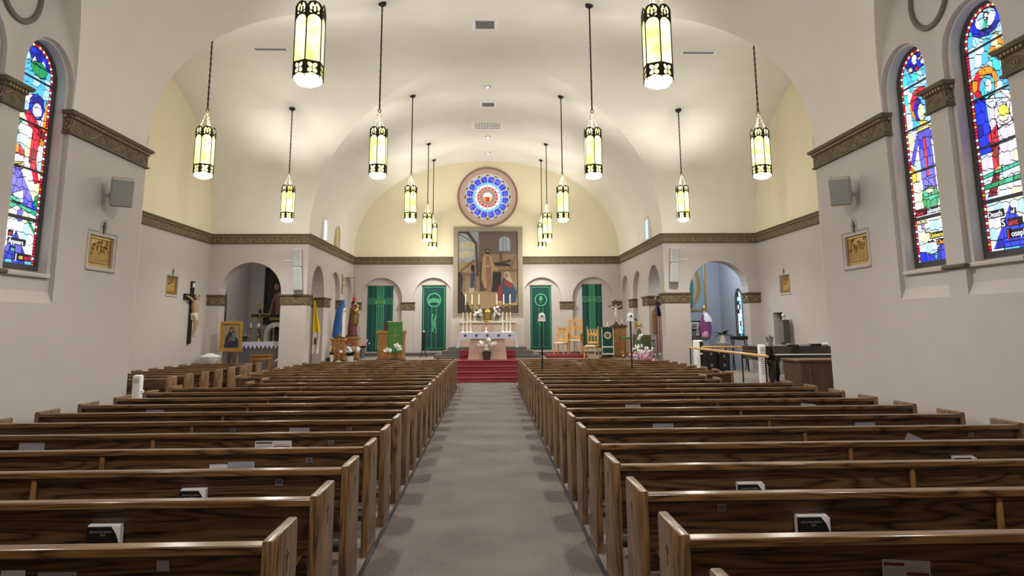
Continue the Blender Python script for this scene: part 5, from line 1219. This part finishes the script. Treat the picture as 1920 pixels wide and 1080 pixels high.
# ------------------------------------------------------------------ speakers, stations, vents
for s in (-1, 1):
    who = 'yellow flag' if s < 0 else 'striped flag'
    px, pt, pb = (558, 467, 545) if s < 0 else (1265, 465, 530)
    y = YF-.02; x = gx(px, y); zt = gz(pt, y, px); zb = gz(pb, y, px)
    r = thing('column_speaker', 'tall slim grey column speaker on the pier near the %s' % who, 'speaker', (x, y, zb)); h = zt-zb
    tl = Matrix.Rotation(.06*(-s)*-1, 4, 'Y')
    MB().rbox(-.13, .13, -.26, -.06, 0, h*.55, .02, mx=tl).build('lower_cabinet', 'speaker_grey', r); MB().rbox(-.13, .13, -.24, -.05, h*.56, h, .02, mx=tl).build('upper_cabinet', 'speaker_grey', r)
    MB().box(-.11, .11, -.266, -.258, .04, h*.52, mx=tl).build('grille', 'speaker_grille', r); MB().box(-.11, .11, -.246, -.238, h*.58, h-.04, mx=tl).build('grille', 'speaker_grille', r)
    MB().box(-.04, .04, -.07, .03, h*.3, h*.36).box(-.04, .04, -.07, .03, h*.75, h*.8).build('bracket', 'steel', r)
    r = thing('cable_cover', 'thin white cable cover on the wall beside the %s side column speaker' % who, 'cable cover', (x-s*-.28, y+.012, gz(490 if s < 0 else 487, y, px))); MB().rbox(-.24, .24, -.02, .015, 0, .03, .005).build('strip', 'white', r)
    # wall speakers in the nave
    p = [(212, 325), (247, 333), (203, 370), (230, 379)] if s < 0 else [(1558, 330), (1590, 326), (1575, 377), (1603, 370)]
    r = thing('wall_speaker', 'grey box loudspeaker on the nave wall beside the %s' % ('angel window' if s < 0 else 'patron saint window'), 'speaker', (s*(NX-.22), 10.52 if s < 0 else 10.42, 3.64))
    mx = Matrix.Rotation(s*-.55, 4, 'Z') @ Matrix.Rotation(.28, 4, 'X')
    MB().rbox(-.15, .15, -.13, .13, 0, .42, .02, mx=mx).build('cabinet', 'speaker_grey', r); MB().rbox(-.135, .135, -.14, -.128, .02, .40, .004, mx=mx).build('grille', 'speaker_grille', r)
    MB().tube([(0, .05, .2), (s*.14, .12, .18), (s*.22, .12, .18)], .025, 6).lathe([(.06, -.01), (.06, .01)], 12, mx=T(s*.215, .12, .18) @ Matrix.Rotation(PI/2, 4, 'Y')).build('bracket', 'speaker_grey', r)
def station(s, xw, y0, y1, z0, z1, label, seed):
    r = thing('station_relief', label, 'relief', (s*(xw+.06), (y0+y1)/2, z0)); r.rotation_euler = (0, 0, -PI/2 if s > 0 else PI/2)
    # local: x along wall, front = -y (towards the nave)
    w_, h = y1-y0, z1-z0; rnd = random.Random(seed)
    MB().plate(rect(-w_/2, w_/2, 0, h), [rect(-w_/2+.04, w_/2-.04, .06, h-.04)], .03, XZY @ T(0, 0, -.03)).build('frame', 'bronze_relief', r)
    MB().box(-w_/2+.03, w_/2-.03, -.012, 0, .05, h-.03).build('back_plate', 'bronze_relief', r)
    for sx in (-1, 1): MB().tube([(sx*(w_/2-.09), -.015, .06), (sx*(w_/2-.09), -.015, h-.05)], .025, 7).build('side_column', 'bronze_relief', r, True)
    MB().rbox(-w_/2+.1, w_/2-.1, -.045, -.005, .055, .075, .004).build('ledge', 'bronze_relief', r)
    for k in range(7):
        x = -w_/2+.15+(w_-.30)*(k/6); hh = h*rnd.uniform(.40, .72); rr = w_*.055; b = MB()
        figure_loft(b, [(.075, rr*1.1, .02, 0, 0), (.075+hh*.5, rr*.9, .024, rnd.uniform(-.02, .02), 0), (.075+hh*.82, rr*.8, .02, 0, 0), (.075+hh*.86, rr*.35, .012, 0, 0)], 9, .1, 4)
        b.ell((0, -.004, .075+hh), (rr*.55, .02, rr*.65), 8, 6); b.tube([(rr*.6, -.012, .075+hh*.7), (rr*1.6*rnd.choice((-1, 1)), -.02, .075+hh*rnd.uniform(.4, .9))], .012, 5); b.build('relief_figure', 'bronze_relief', r, True, loc=(x, -.02, 0))
    # plaster moulding and little cross above
    yo = -.062
    mb = MB(); zt = h+.06
    for a, b in (((-w_/2-.06, zt), (-.07, zt)), ((.07, zt), (w_/2+.06, zt)), ((-w_/2-.06, -.04), (-w_/2-.06, zt)), ((w_/2+.06, -.04), (w_/2+.06, zt))): mb.tube([(a[0], yo, a[1]), (b[0], yo, b[1])], .012, 5)
    mb.tube([(-.07, yo, zt), (-.07, yo, zt+.12)]+[(-.07*math.cos(PI*k/8), yo, zt+.12+.07*math.sin(PI*k/8)) for k in range(1, 8)]+[(.07, yo, zt+.12), (.07, yo, zt)], .012, 5)
    mb.build('moulding', 'wall', r, True)
    MB().rbox(-w_/2-.06, w_/2+.06, -.085, -.005+.0, -.06, -.01, .008).build('sill', 'wall', r); MB().box(-.012, .012, yo-.015, yo+.01, zt-.02, zt+.15).box(-.04, .04, yo-.0145, yo+.01, zt+.07, zt+.095).build('small_cross', 'pot_dark', r)
station(-1, NX, 10.2, 10.86, 2.74, 3.19, 'bronze station relief in a wall niche below the speaker near the angel window', 1)
station(1, NX, 10.2, 10.86, 2.74, 3.19, 'bronze station relief in a wall niche below the speaker near the patron saint window', 2)
station(-1, TX, 19.6, 20.22, 2.78, 3.26, 'gold station relief in the transept niche beside the large crucifix', 3)
station(1, TX, 20.18, 20.80, 2.78, 3.26, 'gold station relief in the transept niche above the small dark doorway', 4)
def vent(name, label, x, y, w_, d, kind):
    z = max(vz(x, NX) if abs(x) <= NX else 0, vz(y-YC, HY) if abs(y-YC) <= HY else 0)
    r = thing(name, label, 'vent' if kind != 'spot' else 'ceiling light', (x, y, z-.012))
    if kind == 'spot':
        MB().lathe([(.09, -.01), (.1, .0), (.09, .05)], 16).build('trim_ring', 'steel', r, True); MB().ell((0, 0, -.01), (.05, .05, .03), 10, 6).build('bulb', 'lamp_bowl', r, True); return
    MB().plate(rect(-w_/2, w_/2, -d/2, d/2), [rect(-w_/2+.09, w_/2-.09, -d/2+.09, d/2-.09)] if kind != 'slot' else [rect(-w_/2+.05, w_/2-.05, -d/2+.05, d/2-.05)], .03).build('frame', 'white', r)
    MB().box(-w_/2+.04, w_/2-.04, -d/2+.04, d/2-.04, .01, .03).build('grille_back', 'white' if kind == 'big' else 'grey_cloth', r)
    if kind == 'big':
        for i in range(9):
            for j in range(4): MB().lathe([(.035, 0), (.035, .012)], 6, (-w_/2+.18+(w_-.36)*i/8+(.03 if j % 2 else 0), -d/2+.16+(d-.32)*j/3, .0)).build('hole', 'label_dark', r)
    else:
        for i in range(6): MB().box(-w_/2+.06, w_/2-.06, -d/2+.07+(d-.14)*i/5-.006, -d/2+.07+(d-.14)*i/5+.006, 0, .012).build('slat', 'print_grey', r)
vent('ceiling_vent', 'square ceiling vent with a dark grille at the crown of the crossing', -.04, 15.78, .62, .62, 'sq')
vent('ceiling_vent', 'smaller square ceiling vent before the chancel grille', .03, 21.88, .56, .56, 'sq')
vent('ceiling_vent', 'wide white perforated ceiling grille over the chancel', .0, 24.33, 1.15, .9, 'big')
vent('ceiling_vent', 'long slot vent in the transept vault on the piano side', 5.5, 17.4, .9, .25, 'slot'); vent('ceiling_vent', 'long slot vent in the transept vault on the crucifix side', -5.5, 17.36, .9, .25, 'slot')
vent('recessed_spotlight', 'recessed spotlight in the vault between the two square vents', .01, 20.14, 0, 0, 'spot'); vent('recessed_spotlight', 'recessed spotlight just beyond the perforated grille', .02, 25.77, 0, 0, 'spot'); vent('recessed_spotlight', 'recessed spotlight close to the round window', .02, 28.24, 0, 0, 'spot')
# PTZ cameras on poles between the pews
for px, lb, k in ((1016, 'white dome camera on a black pole facing the aisle pews near the altar', 0), (1182.5, 'white dome camera with a side box on a black pole near the flower-decked statue', 1)):
    y = 17.57; r = thing('camera_pole', lb, 'camera', (gx(px, y), y, 0)); zt = gz(586, y, px)
    MB().lathe([(.1, 0), (.09, .015), (.02, .02)], 12).build('base', 'black', r); MB().tube([(0, 0, .01), (0, 0, zt-.17)], .02, 8).build('pole', 'black', r)
    MB().lathe([(.075, 0), (.085, .02), (.085, .10), (.07, .14), (.04, .17), (.0, .175)], 16, (0, 0, zt-.18)).build('camera_head', 'white', r, True); MB().lathe([(.028, 0), (.024, .02)], 12, mx=T(0, -.08, zt-.09) @ Matrix.Rotation(PI/2, 4, 'X')).build('lens', 'black', r); MB().rbox(-.09, .09, -.07, .07, zt-.22, zt-.165, .01).build('mount', 'white', r)
    if k: MB().rbox(.04, .14, -.06, .04, zt-.2, zt-.15, .005).build('side_box', 'black', r)
# ------------------------------------------------------------------ crucifix side transept and chapel
r = thing('wall_crucifix', 'large dark wooden crucifix with a carved figure on the transept wall', 'crucifix', (-TX+.03, 21.2, 1.42), PI/2); corpus(r, 1.80, Matrix.Identity(4), 'black', 1.0)
MB().rbox(-.07, .07, -.05, -.03, 1.62, 1.74, .004).build('title_plaque', 'off_white', r)
r = thing('baptismal_font', 'white covered font on a pedestal at the end of the short pews', 'font', (gx(388, 21.75)+.12, 21.85, 0)); MB().lathe([(.16, 0), (.15, .05), (.1, .12), (.1, .70), (.14, .78)], 18).build('pedestal', 'stone_white', r, True); MB().lathe([(.14, .78), (.24, .86), (.285, 1.0), (.30, 1.03), (.27, 1.03)], 22).build('bowl', 'white', r, True); MB().lathe([(.30, 1.03), (.22, 1.07), (.12, 1.10), (.08, 1.125), (.0, 1.13)], 22).build('cover', 'white', r, True)
ey = 22.12
r = thing('icon_easel', 'light wood easel standing by the chapel arch', 'easel', (gx(435, ey), ey, 0))
for sx in (-1, 1): MB().tube([(sx*.26, -.02, 0), (sx*.2, .03, 1.3)], .02, 6).build('leg', 'maple_z', r)
MB().tube([(0, .22, 0), (0, .08, 1.5), (0, .07, 2.2)], .02, 6).build('rear_leg', 'maple_z', r); MB().rbox(-.36, .36, -.10, .03, 1.16, 1.20, .008).build('ledge', 'maple_x', r)
r = thing('icon_painting', 'gold-framed icon of a veiled woman with a child on the easel', 'painting', (gx(435, ey), ey+.008, 1.20))
picture(r, .66, .86, [(rect(0, 1, 0, 1), 'gold_paint'), (rect(.06, .94, .04, .97), 'sand'), ([(.1, 0), (.16, .42), (.32, .62), (.42, .84), (.58, .86), (.68, .72), (.72, .5), (.9, .34), (.92, 0)], 'navy_paint'), (E_(.5, .78, .17, .14), 'gold_paint'), (E_(.5, .75, .13, .13), 'navy_paint'), (E_(.5, .73, .075, .085), 'skin_paint'), (E_(.62, .58, .07, .06), 'skin_paint'), ([(.5, .3), (.56, .54), (.72, .5), (.74, .28)], 'teal_paint'), ([(.3, .3), (.5, .44), (.56, .36), (.36, .22)], 'robe_red'), (E_(.45, .42, .04, .05), 'skin_paint')], .075, 'gold', .04, 'sand')
r = thing('small_box', 'brown wooden box with a green note in front of the easel', 'box', (gx(418, 21.8)+.28, 21.9, 0)); MB().rbox(-.2, .2, -.12, .1, 0, .80, .01).build('box_body', 'maple_x', r); MB().box(-.1, .1, -.123, -.119, .58, .74).build('note', 'note_green', r)
cy_ = 24.3
r = thing('chapel_altar', 'dark chapel altar table behind the arch', 'altar', (-7.55, cy_, 0)); MB().box(-.75, .75, -.25, .35, 0, 1.34).build('altar_block', 'grey_cloth', r); MB().rbox(-.8, .8, -.28, .4, 1.34, 1.40, .01).build('altar_top', 'stone_white', r)
r = thing('chapel_altar_cloth', 'white lace cloth with pointed edge on the chapel altar', 'cloth', (-7.55, cy_, 1.40)); MB().box(-.82, .82, -.30, .42, 0, .008).build('top_sheet', 'lace', r)
zz = [(-.82, .0), (.82, .0)][::-1]+[(-.82+1.64*k/24, -.10-(.13 if k % 2 else 0)) for k in range(25)]; MB().plate(zz, [], .006, XZY @ T(0, 0, -.308)).build('pointed_lace', 'lace', r)
r = thing('standing_crucifix', 'tall black and gold crucifix standing on the chapel altar', 'crucifix', (gx(486, 24.2), 24.22, 1.408)); MB().lathe([(.12, 0), (.1, .04), (.03, .08), (.02, .2)], 12).build('foot', 'gold', r, True); corpus(r, 1.0, T(0, 0, .1), 'black', 1.0, 'brass')
MB().tube([(-.34, -.02, .90), (0, -.02, .92), (.34, -.02, .90)], .02, 6).build('gilded_arm', 'gold', r); MB().tube([(.09*math.cos(2*PI*k/14), -.02, 1.16+.09*math.sin(2*PI*k/14)) for k in range(14)], .022, 6, closed=True).build('gilded_halo', 'gold', r, True)
r = thing('chapel_painting', 'large dark painting with a faint robed figure in the crucifix side chapel', 'painting', (-7.2, 26.40, 2.0))
picture(r, 1.85, 2.05, [(rect(0, 1, 0, 1), 'dark_paint'), ([(.06, .14), (.12, .40), (.18, .54), (.36, .60), (.5, .45), (.6, .14)], 'robe_pink'), ([(.1, .14), (.14, .36), (.19, .46), (.22, .14)], 'umber'), (E_(.20, .68, .07, .08), 'hair_dark'), (E_(.20, .665, .05, .065), 'skin_paint'), (rect(.08, .3, .03, .08), 'robe_cream')], .08, 'black', .06, 'dark_paint')
r = thing('chapel_shrine', 'cream stone shrine niche under the dark chapel painting', 'shrine', (gx(517, 25.9), 26.1, 1.3)); MB().plate(arch(0, .40, 0, .36, 14), [arch(0, .28, .06, .32, 12)], .35, XZY @ T(0, 0, -.2)).build('arch_frame', 'off_white', r); MB().box(-.36, .36, .1, .15, 0, .6).build('niche_back', 'pot_dark', r); MB().box(-.45, .45, -.22, .18, -.06, 0).build('shelf', 'off_white', r)
r = thing('shrine_base', 'stone base carrying the chapel shrine', 'base', (gx(517, 25.9), 26.1, 0)); MB().rbox(-.48, .48, -.24, .22, 0, 1.24, .02).build('base_block', 'marble', r)
for k in range(3):
    r = thing('chapel_candlestick', ['brass chapel altar candlestick farthest from the corner pier', 'brass chapel altar candlestick beside the tall crucifix', 'brass chapel altar candlestick nearest the corner pier'][k], 'candlestick', (-7.95+.38*k-(.1 if k == 1 else 0), cy_+.22, 1.408), 0, 'chapel altar candlesticks'); candlestick(r, .62, .16, 'brass', 1.0)
arrangement('chapel_plant', 'green plant beside the chapel crucifix', (-8.05, cy_-.05, 1.408), .7, 'pot_dark', [('off_white', 3, .2)], 31, .1)
r = thing('prayer_kneeler', 'wooden prayer kneeler in front of the chapel altar', 'kneeler', (gx(489, 22.9)+.0, 23.05, 0)); w_ = .56
for sx in (-1, 1): MB().rbox(sx*w_/2-.03, sx*w_/2+.03, -.02, .22, 0, .98, .01).build('side_post', 'maple_z', r)
MB().rbox(-w_/2-.04, w_/2+.04, -.04, .26, .98, 1.03, .01).build('arm_rest', 'maple_x', r); MB().rbox(-w_/2, w_/2, -.0, .03, .86, .98, .006).build('rail_board', 'maple_x', r); MB().rbox(-w_/2, w_/2, -.36, -.04, .14, .2, .01).build('knee_pad', 'pot_dark', r); MB().box(-w_/2, w_/2, -.34, .2, 0, .05).build('base_board', 'maple_x', r)
arrangement('chapel_flowers', 'white chapel flowers beside the corner pier', (gx(514, 22.9)+.14, 23.26, 0), .72, 'grey_cloth', [('flower_white', 10, .3), ('flower_pink', 4, .1)], 33, .55)
def tower_fan(label, x, y, z, h, grille):
    r = thing('tower_fan', label, 'fan', (x, y, z)); MB().lathe([(.13, 0), (.125, .025), (.06, .05)], 16).build('base', 'white', r, True); MB().rbox(-.075, .075, -.07, .07, .04, h, .03, 2).build('tower', 'white', r, True)
    if grille:
        for k in range(12): MB().box(-.055, .055, -.076, -.068, h*.32+k*h*.048, h*.32+k*h*.048+.012).build('grille_slat', 'print_grey', r)
    MB().rbox(-.05, .05, -.076, -.05, h-.14, h-.05, .006).build('control_panel', 'speaker_grey', r); MB().rbox(.07, .11, -.03, .03, h*.70, h*.75, .006).build('handle', 'white', r)
tower_fan('slim white tower fan in front of the short transept pews', at(258, 725, 1, 13.2).x, 13.2, 0, at(262, 703, 1, 13.2).z, False)
# ------------------------------------------------------------------ piano side transept: raised floor, rails, piano
ZR = .5
mb = MB(); mb.box(5.45, TX, 15.0, YF, 0, ZR); struct(mb.build('floor_raised', 'carpet_platform'))
r = thing('handrail', 'long wooden handrail on black posts along the raised floor', 'handrail', (5.95, 15.2, ZR)); pA, pB = Vector((0, 0, .70)), Vector((-.05, 5.8, .72))
MB().tube([pA, pB], .03, 8).build('wooden_rail', 'chair_wood', r, True)
for k in range(5): q = pA.lerp(pB, (.02+.96*k/4)); MB().tube([(q.x, q.y, 0), tuple(q)], .018, 6).build('post', 'black', r)
r = thing('handrail', 'short wooden handrail across the raised floor in front of the chapel', 'handrail', (6.35, 21.3, ZR))
MB().tube([(0, 0, .72), (1.45, 0, .72)], .03, 8).build('wooden_rail', 'chair_wood', r, True)
for k in range(3): MB().tube([(.05+.67*k, 0, 0), (.05+.67*k, 0, .72)], .018, 6).build('post', 'black', r)
r = thing('storage_cabinet', 'brown wooden storage cabinet standing at the transept corner', 'cabinet', (6.3, 13.4, 0)); MB().rbox(-.6, .7, -.38, .38, .06, 1.18, .008).build('body', 'walnut_z', r); MB().rbox(-.64, .74, -.42, .42, 1.18, 1.225, .008).build('top', 'walnut_x', r); MB().box(-.58, .68, -.35, .36, 0, .06).build('plinth', 'black', r)
for sx in (-.29, .39): MB().rbox(sx-.29, sx+.29, -.394, -.378, .1, 1.14, .004).build('door', 'walnut_z', r)
MB().tube([(.62, -.40, .86), (.62, -.42, .90), (.62, -.42, 1.0), (.62, -.40, 1.04)], .008, 6).build('handle', 'off_white', r)
# piano
r = thing('grand_piano', 'black grand piano on the raised floor behind the rails', 'piano', (7.15, 16.5, ZR))
out = [(-.95, 0), (.85, 0), (.85, .25), (.85, 1.1), (.5, 1.25), (.1, 1.15), (-.3, 1.25), (-.75, 1.2), (-.95, .9)]
MB().prism(out, .28, T(0, 0, .56)).build('case', 'black_gloss', r); MB().prism([(x*1.01, y*1.01-.01) for x, y in out], .03, T(0, 0, .84)).build('lid', 'black_gloss', r)
MB().rbox(-.62, .85, -.22, .02, .56, .68, .01).build('key_bed', 'black_gloss', r); MB().box(-.56, .80, -.17, .0, .68, .70).build('white_keys', 'white', r); MB().add([(-.6, -.01, .86), (.83, -.01, .86), (.83, -.12, .71), (-.6, -.12, .71), (-.6, .0, .71), (.83, .0, .71)], [(0, 1, 2, 3), (0, 3, 4), (1, 5, 2), (3, 2, 5, 4), (0, 4, 5, 1)]).build('fallboard', 'black_gloss', r)
for x, y_ in ((-.6, .05), (.75, .05), (-.1, 1.0)):
    mb = MB(); mb.lathe([(.09, .56), (.1, .5), (.07, .40), (.085, .2), (.05, .08), (.06, .0)], 10, (x, y_, 0)); mb.build('leg', 'black_gloss', r, True)
MB().rbox(.0, .3, .1, .2, .04, .10, .005).tube([(.05, .15, .1), (.05, .15, .56)], .02, 6).tube([(.25, .15, .1), (.25, .15, .56)], .02, 6).build('pedal_lyre', 'black_gloss', r)
for k in range(4):
    o = thing('music_book', ['thin grey sheet music book on the piano lid beside the figurine', 'thin black music book on the piano lid', 'thick grey music book on the piano lid', 'thickest black music book on the piano lid near the paper roll'][k], 'book', (6.96+.28*k, 16.98, ZR+.87), .04*k, 'music books on the piano'); MB().rbox(-.13, .13, -.1, .1, 0, .015+.008*k, .003).build('cover', 'black' if k % 2 else 'paper_grey', o); MB().box(-.12, .12, -.095, .095, .004, .012+.008*k).build('pages', 'paper', o)
o = thing('angel_figurine', 'small dark figurine standing on the piano lid', 'figurine', (gx(1444, 16.8), 16.85, ZR+.87)); b = MB(); figure_loft(b, [(0, .06, .06, 0, 0), (.12, .035, .035, 0, 0), (.18, .03, .03, 0, 0)], 10, .05); b.ell((0, 0, .215), .03, 8, 6); b.build('body', 'grey_cloth', o, True)
for sx in (-1, 1): MB().add([(sx*.02, .02, .10), (sx*.1, .04, .22), (sx*.07, .04, .08), (sx*.03, .03, .2)], [(0, 1, 3), (0, 2, 1)]).build('wing', 'grey_cloth', o)
o = thing('paper_roll', 'white paper roll at the end of the piano lid', 'roll', (7.9, 16.68, ZR+.87)); MB().lathe([(.035, -.06), (.035, .06)], 12, mx=T(0, 0, .036) @ Matrix.Rotation(PI/2, 4, 'Y')).build('roll_body', 'white', o, True); MB().lathe([(.012, -.061), (.012, .061)], 10, mx=T(0, 0, .036) @ Matrix.Rotation(PI/2, 4, 'Y')).build('core', 'pot_dark', o)
tower_fan('white tower fan with a grey grille beside the piano', gx(1415, 16.0)+.10, 15.95, ZR, .93, True)
r = thing('air_cooler', 'white portable air cooler with a black front by the chapel arch', 'air cooler', (gx(1309, 21.6), 21.7, ZR)); MB().rbox(-.13, .13, -.16, .16, .04, .92, .05, 3).build('body', 'white', r, True); MB().rbox(.0, .11, -.172, -.155, .55, .88, .01).build('display', 'black', r); MB().rbox(.0, .11, -.172, -.155, .08, .5, .01).build('front_grille', 'black', r)
for sx in (-1, 1): MB().lathe([(.03, -.02), (.03, .02)], 10, mx=T(sx*.1, 0, .03) @ Matrix.Rotation(PI/2, 4, 'Y')).build('wheel', 'black', r)
for k, (px, hh) in enumerate(((1328, .62), (1352, .55))):
    r = thing('equipment_case', ['tall black equipment case with metal corners behind the rail', 'lower black equipment case beside the plant'][k], 'case', (gx(px, 21.9), 21.95, ZR)); MB().rbox(-.17, .17, -.2, .2, .0, hh, .015).build('shell', 'black', r)
    for zz in (.12, hh-.16): MB().rbox(-.04, .04, -.208, -.195, zz, zz+.09, .004).build('latch', 'steel', r)
    for sx in (-1, 1): MB().rbox(sx*.15-.025, sx*.15+.025, -.206, -.17, hh-.05, hh+.003, .004).build('corner', 'steel', r)
r = thing('plant_stand', 'pale carved stand in the blue-lit chapel', 'stand', (gx(1354, 23.4), 23.4, 0)); MB().lathe([(.2, 0), (.18, .06), (.08, .2), (.07, .9), (.16, 1.22), (.22, 1.28), (.22, 1.32)], 16).build('stand_body', 'marble', r, True)
r = thing('potted_plant', 'leafy green plant in a white pot on the carved stand', 'plant', (gx(1354, 23.4), 23.4, 1.32)); MB().lathe([(.09, 0), (.13, .2), (.14, .22), (.12, .22)], 14).build('pot', 'white', r, True); leaves((0, 0, .2), 34, .42, 1, r, 77, up=.55, wd=.12)
r = thing('keyboard_stand', 'electronic keyboard on a black stand near the chapel window', 'keyboard', (gx(1384, 22.1)-.03, 22.0, ZR)); MB().rbox(-.24, .24, -.12, .12, .92, 1.02, .01).build('keyboard', 'black', r); MB().box(-.22, .22, -.11, .0, 1.02, 1.03).build('keys', 'steel', r)
for sx in (-1, 1): MB().tube([(sx*.2, -.1, 0), (sx*.2, .1, .92)], .016, 6).tube([(sx*.2, .1, 0), (sx*.2, -.1, .92)], .016, 6).build('stand_leg', 'black', r)
# small doorway and speaker on the transept wall
mb = MB(); mb.box(TX+.20, TX+.215, 20.62, 21.55, 0, 2.3); d = struct(mb.build('door_1', 'pot_dark'))
r = thing('panel_speaker', 'upright dark grey panel speaker beside the doorway', 'speaker', (8.45, 20.25, ZR)); MB().rbox(-.09, .09, -.16, .16, .84, 1.50, .01).build('cabinet', 'base_stone', r); MB().box(-.096, -.088, -.14, .14, .88, 1.46).build('grille', 'grey_cloth', r); MB().tube([(0, 0, .02), (0, 0, .82)], .025, 8).lathe([(.18, 0), (.17, .02), (.03, .04)], 14).build('stand', 'black', r)
r = thing('white_lamp', 'small white lamp standing on the panel speaker', 'lamp', (8.45, 20.25, ZR+1.50)); MB().lathe([(.05, 0), (.05, .02), (.02, .04), (.05, .08), (.06, .14), (.03, .18)], 12).build('shade', 'off_white', r, True); MB().lathe([(.02, .17), (.01, .22)], 8).build('finial', 'off_white', r)
# chapel with the blue light
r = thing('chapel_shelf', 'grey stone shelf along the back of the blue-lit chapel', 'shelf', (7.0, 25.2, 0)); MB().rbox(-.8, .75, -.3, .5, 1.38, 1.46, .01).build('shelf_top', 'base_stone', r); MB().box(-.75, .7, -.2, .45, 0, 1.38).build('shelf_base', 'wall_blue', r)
st = thing('gowned_statue', 'small crowned statue in a purple gown and white cape', 'statue', (gx(1322, 25.1), 25.1, 1.46))
b = MB(); figure_loft(b, [(0, .17, .13, 0, 0), (.12, .20, .14, 0, 0), (.35, .21, .14, 0, 0), (.55, .16, .12, 0, 0), (.72, .10, .09, 0, 0), (.8, .05, .05, 0, 0)], 24, .13, 9); b.build('gown', 'gown_purple', st, True)
b = MB(); figure_loft(b, [(.52, .15, .12, .10, -.04), (.62, .16, .13, .08, -.03), (.74, .11, .10, .05, -.01), (.84, .06, .06, .02, 0)], 18, .08, 5); b.build('cape', 'flower_white', st, True); MB().ell((0, -.01, .87), (.055, .05, .065), 10, 8).build('head', 'skin', st, True)
MB().lathe([(.055, .92), (.075, .98), (.06, 1.03), (.02, 1.07), (.01, 1.1)], 12).build('crown', 'gold', st, True)
b = MB(); figure_loft(b, [(0, .12, .10, -.02, -.05), (.14, .13, .10, -.02, -.06), (.2, .08, .08, -.02, -.06)], 18, .12, 6); b.build('underskirt', 'flower_pink', st, True)
r = thing('chapel_painting', 'tall gold-framed painting of a haloed mantled figure in the blue-lit chapel', 'painting', (7.32, 26.40, 2.38))
picture(r, 1.6, 1.92, [(rect(0, 1, 0, 1), 'pale_blue_paint'), (E_(.5, .5, .42, .5, 24), 'gold_paint'), (E_(.5, .5, .33, .44, 20), 'cloud'), ([(.3, .06), (.26, .5), (.36, .82), (.5, .92), (.64, .82), (.74, .5), (.7, .06)], 'teal_paint'), ([(.4, .06), (.4, .66), (.5, .72), (.6, .66), (.62, .06)], 'rose_paint2'), (E_(.5, .79, .08, .07), 'skin_paint'), (E_(.5, .05, .2, .05), 'robe_red')], .06, 'gold', .05, 'pale_blue_paint')
r = thing('framed_print', 'small dark-framed print leaning behind the purple flowers', 'picture', (gx(1303, 25.5), 25.66, 1.46)); picture(r, .46, .56, [(rect(.1, .9, .1, .9), 'cloud'), (E_(.5, .5, .25, .3), 'sky_blue')], .04, 'black', .03, 'white', False)
arrangement('shelf_flowers', 'purple flowers in a vase on the chapel shelf', (gx(1299, 25.1), 25.0, 1.46), .6, 'steel', [('flower_mauve', 9, .28), ('gown_purple', 8, .2)], 35, .2)
for s, c, e in ((1, (.82, .9, 1), 105), (-1, (1, .95, .88), 26)):  # unseen lamps added to light the two side chapels
    ld = bpy.data.lights.new('chapel_fill_light', 'POINT'); ld.energy = e; ld.color = c; ld.shadow_soft_size = .15
    r = thing('added_chapel_lamp', 'round lamp added to light the %s chapel' % ('blue-lit' if s > 0 else 'crucifix side'), 'lamp', (s*7.2, 24.0, 4.5)); MB().lathe([(.16, -.05), (.18, 0)], 16).build('lamp_rim', 'white', r, True); MB().ell((0, 0, -.05), (.13, .13, .05), 12, 6).build('lamp_diffuser', 'lamp_bowl', r, True)
    lo = bpy.data.objects.new('chapel_fill_light', ld); COL.objects.link(lo); lo.parent = r; lo.location = (0, 0, -.25)
# low kneeler board and runner cloth details at the first pews
r = thing('front_kneeler', 'low dark kneeler board in front of the first pews by the red steps', 'kneeler', (gx(836, 23.2), 23.2, 0)); MB().rbox(-.28, .28, -.08, .08, .86, .90, .01).build('top_board', 'walnut_x', r)
for sx in (-1, 1): MB().box(sx*.24-.02, sx*.24+.02, -.06, .06, 0, .87).build('post', 'walnut_z', r)
